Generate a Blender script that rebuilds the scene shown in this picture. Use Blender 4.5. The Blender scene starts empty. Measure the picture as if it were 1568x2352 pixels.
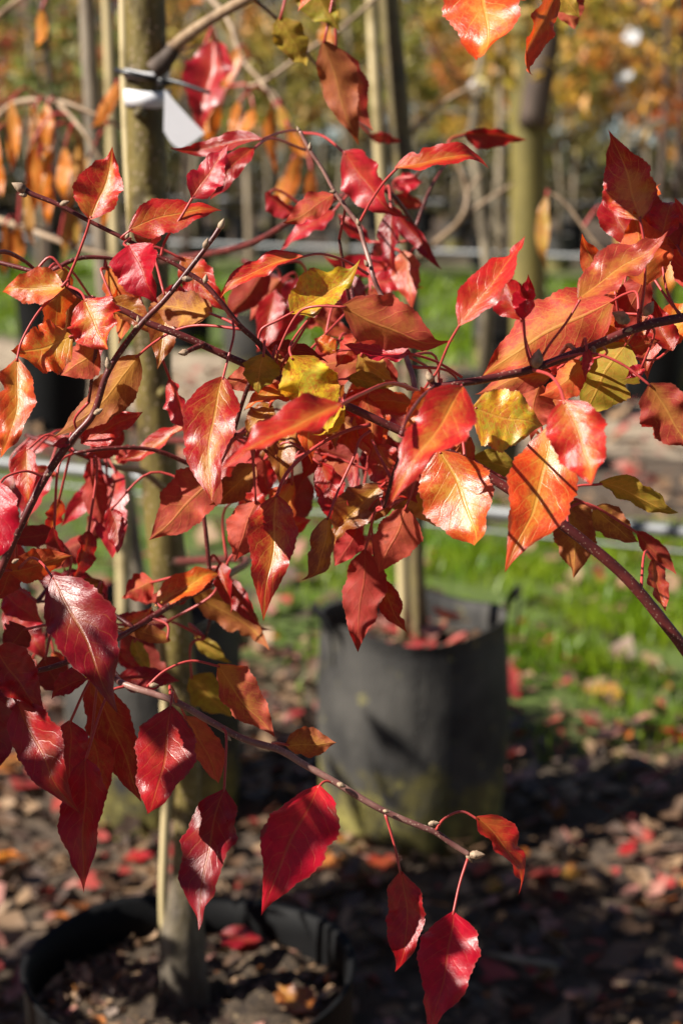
import bpy, math, random
import numpy as np
from mathutils import Vector, Matrix

rnd = random.Random(7)
nrg = np.random.default_rng(11)

# ------------------------------------------------------------------ camera, light, exposure
SC = bpy.context.scene
COL = SC.collection
H, PITCH, LENS = 1.38, math.radians(11.9), 60.0
FPX = LENS / 36.0 * 2352.0                      # focal length in units of a 1568 x 2352 frame
cam_d = bpy.data.cameras.new('camera')
cam = bpy.data.objects.new('camera', cam_d)
COL.objects.link(cam)
cam.location = (0, 0, H)
cam.rotation_euler = (math.pi / 2 - PITCH, 0, 0)
cam_d.sensor_fit = 'VERTICAL'
cam_d.sensor_height = 36.0
cam_d.lens = LENS
cam_d.clip_start = 0.05
cam_d.clip_end = 500
cam_d.dof.use_dof = True
cam_d.dof.focus_distance = 0.965
cam_d.dof.aperture_fstop = 8.0
SC.camera = cam

SUN = Vector((-0.70, -0.25, 0.65)).normalized()
world = bpy.data.worlds.new('World')
SC.world = world
world.use_nodes = True
wn = world.node_tree.nodes
sky = wn.new('ShaderNodeTexSky')
sky.sky_type = 'NISHITA'
sky.sun_disc = False
sky.air_density = 0.6
sky.dust_density = 0.2
sky.sun_elevation = math.asin(SUN.z)
sky.sun_rotation = math.atan2(SUN.x, SUN.y)
bg = wn['Background']
bg.inputs['Strength'].default_value = 0.05
world.node_tree.links.new(sky.outputs[0], bg.inputs['Color'])
sun_d = bpy.data.lights.new('sun', 'SUN')
sun_d.energy = 5.0
sun_d.angle = math.radians(0.5)
sun_d.color = (1.0, 0.94, 0.84)
sun = bpy.data.objects.new('sun', sun_d)
sun.rotation_euler = (-SUN).to_track_quat('-Z', 'Y').to_euler()
sun.location = SUN * 20
COL.objects.link(sun)
SC.view_settings.view_transform = 'Standard'
SC.view_settings.look = 'None'
SC.view_settings.gamma = 1.0
SC.view_settings.exposure = 1.0
SC.cycles.diffuse_bounces = 1
SC.cycles.max_bounces = 6
SC.view_settings.use_curve_mapping = False

# ------------------------------------------------------------------ where things stand
FWD = Vector((0, math.cos(PITCH), -math.sin(PITCH)))
UPV = Vector((0, math.sin(PITCH), math.cos(PITCH)))
EYE = Vector((0, 0, H))


def P(x, y, d):
    """a point d metres in front of the lens, seen at x, y of the photograph"""
    return EYE + d * (FWD + Vector((1, 0, 0)) * ((x - 784) / FPX) + UPV * (-(y - 1176) / FPX))


def PY(x, y, Y):
    """the same for a point standing Y metres away along the ground"""
    r = FWD + Vector((1, 0, 0)) * ((x - 784) / FPX) + UPV * (-(y - 1176) / FPX)
    return EYE + r * (Y / r.y)


def PG(x, y, z=0.0):
    """the same for a point on level z"""
    r = FWD + Vector((1, 0, 0)) * ((x - 784) / FPX) + UPV * (-(y - 1176) / FPX)
    return EYE + r * ((z - H) / r.z)


ROW = 0.55                                      # rows of the nursery run obliquely: s = y + ROW * x

# ------------------------------------------------------------------ building helpers


def mesh(name, verts, faces, mats, uvs=None, smooth=True, midx=None):
    m = bpy.data.meshes.new(name)
    m.from_pydata([tuple(v) for v in verts], [], faces)
    for t in (mats if isinstance(mats, (list, tuple)) else [mats]):
        m.materials.append(t)
    if midx is not None:
        m.polygons.foreach_set('material_index', midx)
    if smooth:
        m.polygons.foreach_set('use_smooth', [True] * len(m.polygons))
    if uvs is not None:
        uv = m.uv_layers.new(name='UVMap')
        li = np.empty(len(m.loops), dtype=np.int32)
        m.loops.foreach_get('vertex_index', li)
        uv.data.foreach_set('uv', np.asarray(uvs, dtype=np.float32)[li].ravel())
    m.update()
    return m


def link(name, data, parent=None, loc=(0, 0, 0), label=None, cat=None, group=None, kind=None):
    o = bpy.data.objects.new(name, data)
    COL.objects.link(o)
    o.location = loc
    if parent is not None:
        o.parent = parent
    tag(o, label, cat, group, kind)
    return o


def tag(o, label=None, cat=None, group=None, kind=None):
    if label: o['label'] = label
    if cat: o['category'] = cat
    if group: o['group'] = group
    if kind: o['kind'] = kind
    return o


def catmull(pts, n):
    """pts: list of tuples (any length); returns n samples per span"""
    a = np.array(pts, dtype=float)
    if len(a) == 2:
        return np.array([a[0] + (a[1] - a[0]) * t for t in np.linspace(0, 1, n + 1)])
    e = np.vstack([2 * a[0] - a[1], a, 2 * a[-1] - a[-2]])
    out = []
    for i in range(1, len(e) - 2):
        p0, p1, p2, p3 = e[i - 1], e[i], e[i + 1], e[i + 2]
        for k in range(n):
            t = k / n
            out.append(0.5 * (2 * p1 + (p2 - p0) * t + (2 * p0 - 5 * p1 + 4 * p2 - p3) * t * t
                              + (3 * p1 - p0 - 3 * p2 + p3) * t ** 3))
    out.append(e[-2])
    return np.array(out)


def tube_geo(pts, radii, sides=8, jitter=0.0, caps=True, seed=0):
    g = np.random.default_rng(seed)
    pts = np.array(pts, dtype=float)
    n = len(pts)
    T = np.gradient(pts, axis=0)
    T /= np.maximum(np.linalg.norm(T, axis=1, keepdims=True), 1e-9)
    ref = np.array([0.31, 0.11, 0.94])
    if abs(T[0] @ ref) > 0.9:
        ref = np.array([1.0, 0.1, 0.0])
    N = ref - T[0] * (T[0] @ ref)
    N /= np.linalg.norm(N)
    V, F = [], []
    for i in range(n):
        N = N - T[i] * (T[i] @ N)
        N /= np.linalg.norm(N)
        B = np.cross(T[i], N)
        for k in range(sides):
            a = 2 * math.pi * k / sides
            r = radii[i] * (1 + jitter * g.normal())
            V.append(pts[i] + (N * math.cos(a) + B * math.sin(a)) * r)
    for i in range(n - 1):
        for k in range(sides):
            k2 = (k + 1) % sides
            F.append((i * sides + k, i * sides + k2, (i + 1) * sides + k2, (i + 1) * sides + k))
    if caps:
        F.append(tuple(range(sides))[::-1])
        F.append(tuple((n - 1) * sides + k for k in range(sides)))
    return V, F


def tube(name, pts, radii, mat, parent=None, origin=None, sides=8, jitter=0.0, n=4, **kw):
    """a tapering tube through world points, the object's origin at its first point"""
    c = catmull([tuple(p) + (r,) for p, r in zip(pts, radii)], n)
    o = np.array(origin if origin is not None else c[0, :3])
    V, F = tube_geo(c[:, :3] - o, c[:, 3], sides, jitter)
    base = Vector((0, 0, 0))
    q = parent
    while q is not None:
        base += q.location
        q = q.parent
    return link(name, mesh(name, V, F, mat), parent, Vector(o) - base, **kw)


# ------------------------------------------------------------------ materials
def new_mat(name):
    m = bpy.data.materials.new(name)
    m.use_nodes = True
    nt = m.node_tree
    b = nt.nodes['Principled BSDF']
    return m, nt, b


class NT:
    """short-hand for node building"""
    def __init__(self, nt):
        self.nt = nt

    def n(self, t, **kw):
        x = self.nt.nodes.new(t)
        for k, v in kw.items():
            setattr(x, k, v)
        return x

    def put(self, sock, v):
        if isinstance(v, bpy.types.NodeSocket):
            self.nt.links.new(v, sock)
        elif isinstance(v, (tuple, list)):
            sock.default_value = tuple(v) + ((1.0,) if len(v) == 3 and len(sock.default_value) == 4 else ())
        else:
            sock.default_value = v

    def m(self, op, a, b=None, c=None, clamp=False):
        x = self.n('ShaderNodeMath', operation=op, use_clamp=clamp)
        self.put(x.inputs[0], a)
        if b is not None: self.put(x.inputs[1], b)
        if c is not None: self.put(x.inputs[2], c)
        return x.outputs[0]

    def ss(self, lo, hi, v):
        x = self.n('ShaderNodeMapRange', interpolation_type='SMOOTHSTEP')
        self.put(x.inputs[0], v); self.put(x.inputs[1], lo); self.put(x.inputs[2], hi)
        return x.outputs[0]

    def mix(self, f, a, b, mode='MIX'):
        x = self.n('ShaderNodeMix', data_type='RGBA', blend_type=mode)
        self.put(x.inputs[0], f); self.put(x.inputs[6], a); self.put(x.inputs[7], b)
        return x.outputs[2]

    def noise(self, scale, vec=None, detail=3, rough=0.5, dist=0.0):
        x = self.n('ShaderNodeTexNoise')
        x.inputs['Scale'].default_value = scale
        x.inputs['Detail'].default_value = detail
        x.inputs['Roughness'].default_value = rough
        x.inputs['Distortion'].default_value = dist
        if vec is not None: self.put(x.inputs['Vector'], vec)
        return x.outputs['Fac']

    def vor(self, scale, vec=None, feature='F1', out='Distance', rand=1.0):
        x = self.n('ShaderNodeTexVoronoi', feature=feature)
        x.inputs['Scale'].default_value = scale
        x.inputs['Randomness'].default_value = rand
        if vec is not None: self.put(x.inputs['Vector'], vec)
        return x.outputs[out]

    def bump(self, h, strength, dist):
        x = self.n('ShaderNodeBump')
        x.inputs['Strength'].default_value = strength
        x.inputs['Distance'].default_value = dist
        self.put(x.inputs['Height'], h)
        return x.outputs[0]

    def scaled(self, vec, s):
        x = self.n('ShaderNodeMapping')
        x.inputs['Scale'].default_value = s
        self.put(x.inputs['Vector'], vec)
        return x.outputs[0]


def leaf_material(name, narrow=False):
    """autumn leaf: object colour is the blade, its alpha the amount of yellow left in it"""
    m, nt, b = new_mat(name)
    k = NT(nt)
    oi = k.n('ShaderNodeObjectInfo')
    al = oi.outputs['Alpha']
    uvn = k.n('ShaderNodeUVMap')
    sep = k.n('ShaderNodeSeparateXYZ')
    k.put(sep.inputs[0], uvn.outputs[0])
    u, v = sep.outputs[0], sep.outputs[1]
    su = k.m('MULTIPLY_ADD', u, 2.0, -1.0)
    s = k.m('ABSOLUTE', su)
    # an offset so that no two leaves are mottled alike
    off = k.n('ShaderNodeCombineXYZ')
    k.put(off.inputs[0], k.m('MULTIPLY', u, 0.62))
    k.put(off.inputs[1], v)
    k.put(off.inputs[2], k.m('MULTIPLY', oi.outputs['Random'], 37.0))
    vec = off.outputs[0]
    wob = k.noise(5.0, vec, 2)
    mid = k.m('SUBTRACT', 1.0, k.ss(0.018, 0.06, s))
    ph = k.m('MULTIPLY', v, 11.0 if narrow else 8.0)
    ph = k.m('SUBTRACT', ph, k.m('MULTIPLY', k.m('POWER', s, 1.25), 2.1))
    ph = k.m('ADD', ph, k.m('MULTIPLY', k.m('GREATER_THAN', u, 0.5), 0.43))
    ph = k.m('ADD', ph, k.m('MULTIPLY', wob, 0.9))
    fr = k.m('ABSOLUTE', k.m('SUBTRACT', k.m('FRACT', ph), 0.5))
    lat = k.m('SUBTRACT', 1.0, k.ss(0.008, 0.065, fr))
    lat = k.m('MULTIPLY', k.m('MULTIPLY', lat, k.ss(1.0, 0.72, s)), k.ss(0.25, 0.6, k.noise(7.0, vec, 2)))
    ret = k.vor(27.0, vec, 'DISTANCE_TO_EDGE')
    retm = k.m('SUBTRACT', 1.0, k.ss(0.0, 0.09, ret))
    vein = k.m('MAXIMUM', mid, k.m('MAXIMUM', k.m('MULTIPLY', lat, 0.75), k.m('MULTIPLY', k.m('MULTIPLY', retm, 0.42), al)))
    # blade colour
    n1 = k.noise(4.2, vec, 4, 0.6)
    n2 = k.noise(26.0, vec, 3, 0.65)
    pat = k.m('ADD', k.m('MULTIPLY', n1, 0.85), k.m('MULTIPLY', n2, 0.35))
    pat = k.m('SUBTRACT', k.m('ADD', pat, 0.09), k.m('MULTIPLY', k.m('POWER', s, 1.5), 0.30))
    pat = k.m('ADD', pat, k.m('MULTIPLY', k.m('SUBTRACT', 0.5, v), k.m('MULTIPLY_ADD', oi.outputs['Random'], 0.5, -0.1)))
    mot = k.m('MULTIPLY', k.ss(0.50, 0.82, pat), al)
    tint = oi.outputs['Color']
    deep = k.mix(1.0, tint, (0.62, 0.42, 0.55), 'MULTIPLY')
    c = k.mix(k.m('MULTIPLY', k.ss(0.38, 0.62, k.noise(9.0, vec, 3)), 0.55), tint, deep)
    c = k.mix(mot, c, (0.66, 0.36, 0.035))
    sg = k.n('ShaderNodeSeparateColor')
    k.put(sg.inputs[0], tint)
    blush = k.m('MULTIPLY', k.ss(0.3, 0.45, sg.outputs[1]), k.ss(0.46, 0.66, k.m('ADD', k.m('MULTIPLY', n2, 0.7), k.m('MULTIPLY', k.noise(6.0, vec, 2), 0.35))))
    c = k.mix(k.m('MULTIPLY', k.m('MULTIPLY', k.ss(0.3, 0.45, sg.outputs[1]), k.ss(0.42, 0.62, n1)), 0.7), c, (0.36, 0.40, 0.03))
    c = k.mix(k.m('MULTIPLY', blush, 0.75), c, (0.62, 0.10, 0.02))
    vc = k.mix(k.m('MULTIPLY_ADD', al, 0.72, 0.10), c, (0.80, 0.46, 0.08))
    c = k.mix(k.m('MULTIPLY', vein, 0.9), c, vc)
    # a thin dry rim and a few dark specks
    c = k.mix(k.m('MULTIPLY', k.ss(0.93, 1.0, s), 0.4), c, (0.34, 0.09, 0.06))
    sp = k.m('MULTIPLY', k.ss(0.075, 0.03, k.vor(9.0, vec)), k.ss(0.45, 0.75, n1))
    c = k.mix(k.m('MULTIPLY', sp, 0.8), c, (0.06, 0.02, 0.012))
    dry = k.m('MULTIPLY', k.ss(0.60, 0.70, k.m('ADD', k.m('MULTIPLY', k.noise(3.1, vec, 4, 0.6), 0.9), k.m('MULTIPLY', k.m('POWER', s, 4.0), 0.13))), k.ss(0.35, 0.6, oi.outputs['Random']))
    c = k.mix(k.m('MULTIPLY', dry, 0.7), c, (0.16, 0.055, 0.025))
    # the lower face is duller and paler
    geo = k.n('ShaderNodeNewGeometry')
    back = geo.outputs['Backfacing']
    under = k.mix(k.m('SUBTRACT', 0.30, k.m('MULTIPLY', sg.outputs[1], 0.45), clamp=True), c, (0.50, 0.15, 0.09))
    cc = k.mix(back, c, under)
    k.put(b.inputs['Base Color'], cc)
    k.put(b.inputs['Roughness'], k.m('ADD', k.m('MULTIPLY_ADD', n2, 0.14, k.m('MULTIPLY_ADD', n1, 0.22, 0.15)), k.m('MULTIPLY', back, 0.25)))
    k.put(b.inputs['Specular IOR Level'], k.m('SUBTRACT', 0.72, k.m('MULTIPLY', back, 0.45)))
    h = k.m('ADD', k.m('MULTIPLY', lat, -0.35), k.m('MULTIPLY', retm, -0.1))
    h = k.m('ADD', h, k.m('MULTIPLY', mid, -1.3))
    h = k.m('ADD', h, k.m('MULTIPLY', fr, 0.5))
    h = k.m('ADD', h, k.m('MULTIPLY', k.noise(60.0, k.scaled(vec, (1.0, 2.5, 1.0)), 3), 0.55))
    h = k.m('ADD', h, k.m('MULTIPLY', k.noise(11.0, vec, 2), 1.2))
    k.put(b.inputs['Normal'], k.bump(h, 0.36, 0.0007))
    tr = k.n('ShaderNodeBsdfTranslucent')
    k.put(tr.inputs['Color'], k.mix(1.0, c, (1.0, 0.75, 0.7), 'MULTIPLY'))
    ms = k.n('ShaderNodeMixShader')
    ms.inputs[0].default_value = 0.42
    nt.links.new(b.outputs[0], ms.inputs[1])
    nt.links.new(tr.outputs[0], ms.inputs[2])
    nt.links.new(ms.outputs[0], nt.nodes['Material Output'].inputs['Surface'])
    return m


def flat_leaf_material(name, col, col2, trans=0.3, rough=0.55, scale=9.0):
    """foliage too small for veins: two tones mixed by place"""
    m, nt, b = new_mat(name)
    k = NT(nt)
    g = k.n('ShaderNodeNewGeometry')
    f = k.ss(0.35, 0.65, k.noise(scale, g.outputs['Position'], 3))
    c = k.mix(f, col, col2)
    k.put(b.inputs['Base Color'], c)
    b.inputs['Roughness'].default_value = rough
    tr = k.n('ShaderNodeBsdfTranslucent')
    k.put(tr.inputs['Color'], c)
    ms = k.n('ShaderNodeMixShader')
    ms.inputs[0].default_value = trans
    nt.links.new(b.outputs[0], ms.inputs[1])
    nt.links.new(tr.outputs[0], ms.inputs[2])
    nt.links.new(ms.outputs[0], nt.nodes['Material Output'].inputs['Surface'])
    return m


def crown_material(name):
    """crown foliage tinted by the colour of its tree"""
    m, nt, b = new_mat(name)
    k = NT(nt)
    oi = k.n('ShaderNodeObjectInfo')
    g = k.n('ShaderNodeNewGeometry')
    hsv = k.n('ShaderNodeHueSaturation')
    k.put(hsv.inputs['Hue'], k.m('MULTIPLY_ADD', k.noise(2.6, g.outputs['Position'], 2), 0.22, 0.39))
    k.put(hsv.inputs['Value'], k.m('MULTIPLY_ADD', k.ss(0.3, 0.7, k.noise(4.5, g.outputs['Position'], 3)), 1.5, 0.35))
    k.put(hsv.inputs['Color'], oi.outputs['Color'])
    c = hsv.outputs[0]
    k.put(b.inputs['Base Color'], c)
    b.inputs['Roughness'].default_value = 0.5
    tr = k.n('ShaderNodeBsdfTranslucent')
    k.put(tr.inputs['Color'], c)
    ms = k.n('ShaderNodeMixShader')
    ms.inputs[0].default_value = 0.35
    nt.links.new(b.outputs[0], ms.inputs[1])
    nt.links.new(tr.outputs[0], ms.inputs[2])
    nt.links.new(ms.outputs[0], nt.nodes['Material Output'].inputs['Surface'])
    return m


def bark(name, c1, c2, c3, scale=30.0, stretch=(1, 1, 0.35), rough=0.6, speck=0.0, speck_scale=400.0, bump=0.5, bd=0.002):
    m, nt, b = new_mat(name)
    k = NT(nt)
    g = k.n('ShaderNodeNewGeometry')
    v = k.scaled(g.outputs['Position'], stretch)
    a = k.noise(scale, v, 5, 0.62)
    c = k.mix(k.ss(0.38, 0.6, a), c1, c2)
    c = k.mix(k.ss(0.52, 0.7, k.noise(scale * 0.45, g.outputs['Position'], 3)), c, c3)
    if speck:
        s = k.ss(0.28, 0.14, k.vor(speck_scale, g.outputs['Position']))
        c = k.mix(k.m('MULTIPLY', s, speck), c, (0.5, 0.36, 0.27))
    k.put(b.inputs['Base Color'], c)
    b.inputs['Roughness'].default_value = rough
    h = k.m('ADD', a, k.m('MULTIPLY', k.noise(scale * 5, v, 3), 0.4))
    k.put(b.inputs['Normal'], k.bump(h, bump, bd))
    return m


def plain(name, col, rough=0.5, metal=0.0, var=0.15, scale=40.0, bd=0.001):
    m, nt, b = new_mat(name)
    k = NT(nt)
    g = k.n('ShaderNodeNewGeometry')
    n = k.noise(scale, g.outputs['Position'], 4, 0.6)
    lo = tuple(x * (1 - var) for x in col)
    hi = tuple(min(1, x * (1 + var)) for x in col)
    k.put(b.inputs['Base Color'], k.mix(n, lo, hi))
    k.put(b.inputs['Roughness'], k.m('MULTIPLY_ADD', n, 0.2, rough - 0.1))
    b.inputs['Metallic'].default_value = metal
    k.put(b.inputs['Normal'], k.bump(n, 0.3, bd))
    return m


M_LEAF = leaf_material('pear_leaf')
M_NARROW = leaf_material('narrow_leaf', True)
M_STEM_RED = plain('petiole_red', (0.42, 0.05, 0.045), 0.4, 0, 0.35, 120)
M_TWIG = bark('twig_bark', (0.075, 0.012, 0.012), (0.14, 0.022, 0.02), (0.06, 0.018, 0.015), 55, (1, 1, 1), 0.42, 0.45, 480, 0.4, 0.0006)
M_TWIG_PALE = bark('twig_pale_bark', (0.22, 0.10, 0.085), (0.30, 0.16, 0.13), (0.14, 0.05, 0.045), 70, (1, 1, 1), 0.45, 0.5, 420, 0.4, 0.0006)
M_BUD = bark('bud_scale', (0.25, 0.16, 0.10), (0.40, 0.29, 0.19), (0.12, 0.07, 0.05), 240, (1, 1, 1), 0.7, 0, 1, 0.8, 0.0008)
M_TRUNK = bark('pear_trunk_bark', (0.125, 0.092, 0.040), (0.185, 0.145, 0.058), (0.085, 0.068, 0.036), 26, (1, 1, 0.5), 0.62, 0.3, 90, 0.6, 0.002)
M_NEAR = bark('near_trunk_bark', (0.078, 0.054, 0.014), (0.165, 0.122, 0.028), (0.035, 0.025, 0.009), 42, (1, 1, 0.45), 0.6, 0.55, 150, 0.9, 0.003)
_k = NT(M_NEAR.node_tree)
_b = M_NEAR.node_tree.nodes['Principled BSDF']
_src = _b.inputs['Base Color'].links[0].from_socket
_g = _k.n('ShaderNodeNewGeometry')
_sep = _k.n('ShaderNodeSeparateXYZ')
_k.put(_sep.inputs[0], _g.outputs['Position'])
_grey = _k.mix(_k.ss(.35, .65, _k.noise(35, _k.scaled(_g.outputs['Position'], (1, 1, .3)), 5, .7)), (.06, .048, .036), (.17, .14, .105))
_k.put(_b.inputs['Base Color'], _k.mix(_k.ss(.85, .6, _k.m('MULTIPLY_ADD', _k.noise(9, _g.outputs['Position']), .25, _sep.outputs[2])), _src, _grey))
M_TRUNK_BASE = bark('grey_trunk_bark', (0.19, 0.145, 0.105), (0.27, 0.22, 0.16), (0.11, 0.085, 0.06), 30, (1, 1, 0.4), 0.7, 0, 1, 0.8, 0.003)
M_TRUNK_YEL = bark('yellowish_trunk_bark', (0.14, 0.112, 0.026), (0.19, 0.15, 0.036), (0.10, 0.08, 0.024), 9, (1, 1, 0.4), 0.7, 0, 1, 0.6, 0.004)
M_TRUNK_PALE = bark('pale_trunk_bark', (0.22, 0.17, 0.11), (0.31, 0.25, 0.17), (0.13, 0.10, 0.065), 20, (1, 1, 0.4), 0.7, 0, 1, 0.6, 0.003)
M_TRUNK_DARK = bark('dark_trunk_bark', (0.055, 0.035, 0.025), (0.10, 0.065, 0.045), (0.04, 0.03, 0.02), 20, (1, 1, 0.4), 0.75, 0, 1, 0.6, 0.003)
M_TAN_TWIG = bark('tan_twig_bark', (0.30, 0.20, 0.12), (0.38, 0.27, 0.17), (0.20, 0.13, 0.08), 60, (1, 1, 1), 0.6, 0, 1, 0.4, 0.001)
M_STAKE = bark('stake_wood', (0.46, 0.36, 0.18), (0.58, 0.47, 0.26), (0.30, 0.23, 0.10), 35, (1, 1, 0.06), 0.6, 0, 1, 0.3, 0.001)
M_TAG = plain('white_tag', (0.82, 0.82, 0.86), 0.45, 0, 0.03, 60, 0.0003)
M_TIE = plain('black_tie', (0.015, 0.016, 0.018), 0.4, 0, 0.3, 90, 0.0005)
M_STEEL = plain('galvanised_pipe', (0.19, 0.195, 0.20), 0.5, 0.35, 0.3, 15, 0.0005)
M_BLACKPOT = plain('black_pot', (0.007, 0.007, 0.0075), 0.6, 0, 0.4, 14, 0.004)
M_BLACKPOT.node_tree.nodes['Principled BSDF'].inputs['Specular IOR Level'].default_value = 0.12


def bag_material():
    """black woven pot bag, greyed by dust, with moss and lichen growing up from its foot"""
    m, nt, b = new_mat('grow_bag')
    k = NT(nt)
    tc = k.n('ShaderNodeTexCoord')
    o = tc.outputs['Object']
    sep = k.n('ShaderNodeSeparateXYZ')
    k.put(sep.inputs[0], o)
    z = sep.outputs[2]
    dust = k.noise(6.0, o, 4, 0.6)
    c = k.mix(k.ss(0.3, 0.7, dust), (0.026, 0.025, 0.025), (0.078, 0.073, 0.066))
    n = k.noise(9.0, o, 5, 0.65)
    n3 = k.noise(34.0, o, 3, 0.6)
    mossf = k.m('ADD', k.m('MULTIPLY', k.ss(0.30, 0.02, z), 0.34), n)
    mossf = k.m('ADD', mossf, k.m('MULTIPLY', n3, 0.22))
    c = k.mix(k.m('MULTIPLY', k.ss(0.74, 0.95, mossf), 0.6), c, (0.19, 0.16, 0.035))
    lic = k.ss(0.62, 0.72, k.m('ADD', k.m('MULTIPLY', k.ss(0.22, 0.05, z), 0.13), k.noise(22.0, o, 4, 0.7)))
    c = k.mix(k.m('MULTIPLY', lic, 0.6), c, (0.34, 0.30, 0.08))
    k.put(b.inputs['Base Color'], c)
    b.inputs['Roughness'].default_value = 0.7
    b.inputs['Specular IOR Level'].default_value = 0.25
    h = k.m('ADD', k.noise(10.0, k.scaled(o, (1, 1, 0.3)), 4), k.m('MULTIPLY', k.noise(140.0, o, 2), 0.15))
    k.put(b.inputs['Normal'], k.bump(h, 0.6, 0.02))
    return m


def soil_material():
    m, nt, b = new_mat('potting_soil')
    k = NT(nt)
    g = k.n('ShaderNodeNewGeometry')
    p = g.outputs['Position']
    n = k.noise(60, p, 6, 0.75)
    c = k.mix(k.ss(0.35, 0.65, n), (0.035, 0.022, 0.014), (0.11, 0.075, 0.045))
    c = k.mix(k.ss(0.24, 0.12, k.vor(75, p)), c, (0.26, 0.19, 0.11))
    k.put(b.inputs['Base Color'], c)
    b.inputs['Roughness'].default_value = 0.9
    k.put(b.inputs['Normal'], k.bump(n, 1.0, 0.01))
    return m


def ground_material():
    m, nt, b = new_mat('nursery_ground')
    k = NT(nt)
    g = k.n('ShaderNodeNewGeometry')
    p = g.outputs['Position']
    sep = k.n('ShaderNodeSeparateXYZ')
    k.put(sep.inputs[0], p)
    s = k.m('MULTIPLY_ADD', sep.outputs[0], ROW, sep.outputs[1])
    s = k.m('ADD', s, k.m('MULTIPLY_ADD', k.noise(1.3, p, 4, 0.6), 1.6, -0.8))
    n = k.noise(16, p, 6, 0.7)
    dirt = k.mix(k.ss(0.3, 0.7, n), (0.05, 0.033, 0.022), (0.13, 0.09, 0.06))
    path = k.mix(k.ss(0.3, 0.7, k.noise(4, p, 5, 0.7)), (0.22, 0.16, 0.11), (0.44, 0.35, 0.25))
    turf = k.mix(k.ss(0.36, 0.52, k.noise(2.2, p, 5, 0.7)), (0.055, 0.045, 0.022), (0.08, 0.12, 0.018))
    a = k.m('MULTIPLY', k.ss(3.9, 4.6, s), k.ss(7.2, 6.6, s))
    c = k.mix(a, dirt, turf)
    a = k.m('MULTIPLY', k.ss(8.3, 8.9, s), k.ss(11.8, 11.2, s))
    c = k.mix(a, c, path)
    a = k.m('MULTIPLY', k.ss(11.3, 11.9, s), k.ss(24.0, 20.0, s))
    c = k.mix(a, c, turf)
    k.put(b.inputs['Base Color'], c)
    b.inputs['Roughness'].default_value = 0.95
    k.put(b.inputs['Normal'], k.bump(n, 1.0, 0.02))
    return m


M_BAG, M_SOIL, M_GROUND = bag_material(), soil_material(), ground_material()
M_CROWN = crown_material('crown_foliage')
M_LIT = [flat_leaf_material('litter_tan', (0.24, 0.145, 0.08), (0.33, 0.21, 0.12), 0.1),
         flat_leaf_material('litter_brown', (0.10, 0.055, 0.03), (0.17, 0.095, 0.052), 0.1),
         flat_leaf_material('litter_pink', (0.33, 0.13, 0.10), (0.42, 0.20, 0.155), 0.1),
         flat_leaf_material('litter_red', (0.32, 0.03, 0.03), (0.40, 0.07, 0.05), 0.2),
         flat_leaf_material('litter_orange', (0.48, 0.13, 0.02), (0.5, 0.2, 0.05), 0.25),
         flat_leaf_material('litter_dark', (0.05, 0.03, 0.02), (0.09, 0.05, 0.035), 0.05)]
M_GRASS = flat_leaf_material('grass_blade', (0.12, 0.235, 0.006), (0.25, 0.34, 0.011), 0.4, 0.4, 5.0)

# ------------------------------------------------------------------ the ground
gv = [(-60, -2, 0), (60, -2, 0), (60, 90, 0), (-60, 90, 0)]
xs = np.concatenate([[-60, -25], np.linspace(-6, 6, 60), [25, 60]])
ys = np.concatenate([[-3], np.linspace(0.6, 13, 70), [18, 25, 40, 95]])
GV, GF = [], []
for j, y in enumerate(ys):
    for i, x in enumerate(xs):
        z = 0.012 * math.sin(x * 5.1 + y * 2.3) * math.sin(y * 4.1 - x * 1.7) if abs(x) < 6 and y < 13 else 0.0
        GV.append((x, y, z))
for j in range(len(ys) - 1):
    for i in range(len(xs) - 1):
        a = j * len(xs) + i
        GF.append((a, a + 1, a + 1 + len(xs), a + len(xs)))
link('ground', mesh('ground', GV, GF, M_GROUND), kind='structure')


def leaf_litter_geo(n, cx, cy, cz, size, rng):
    """n curled leaf shapes lying about; returns verts, faces"""
    V = np.zeros((n, 9, 3))
    # outline of a leaf as 3 x 3 points
    tx = np.array([0, 0, 0, 0.45, 0.45, 0.45, 1, 1, 1.0])
    ty = np.array([-0.07, 0, 0.07, -0.34, 0, 0.34, -0.05, 0, 0.05])
    curl = rng.uniform(-0.1, 0.5, (n, 1))
    fold = rng.uniform(-0.2, 0.6, (n, 1))
    X = (tx[None] - 0.5)
    Y = ty[None] * rng.uniform(0.7, 1.3, (n, 1))
    Z = curl * (X * 2) ** 2 * 0.35 + fold * np.abs(Y) + rng.normal(0, 0.04, (n, 9))
    ang = rng.uniform(0, 2 * math.pi, (n, 1))
    til = rng.normal(0, 0.35, (n, 1))
    tl2 = rng.normal(0, 0.35, (n, 1))
    Z2 = Z + X * til + Y * tl2
    s = size[:, None]
    V[:, :, 0] = cx[:, None] + s * (X * np.cos(ang) - Y * np.sin(ang))
    V[:, :, 1] = cy[:, None] + s * (X * np.sin(ang) + Y * np.cos(ang))
    V[:, :, 2] = cz[:, None] + s * (Z2 - Z2.min(axis=1, keepdims=True)) * 0.9
    q = np.array([(0, 1, 4, 3), (1, 2, 5, 4), (3, 4, 7, 6), (4, 5, 8, 7)])
    F = (q[None] + (np.arange(n) * 9)[:, None, None]).reshape(-1, 4)
    return V.reshape(-1, 3), F


def litter(name, cx, cy, cz, size, probs, label, cat, seed):
    r = np.random.default_rng(seed)
    V, F = leaf_litter_geo(len(cx), cx, cy, cz, size, r)
    mi = np.repeat(r.choice(len(M_LIT), len(cx), p=probs), 4)
    return link(name, mesh(name, V, F.tolist(), M_LIT, midx=mi.tolist()), label=label, cat=cat, kind='stuff')


def frustum_points(n, y0, y1, rng, margin=0.5):
    y = np.sqrt(rng.uniform(y0 ** 2, y1 ** 2, n))
    x = rng.uniform(-1, 1, n) * (0.21 * y + margin)
    return x, y


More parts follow.
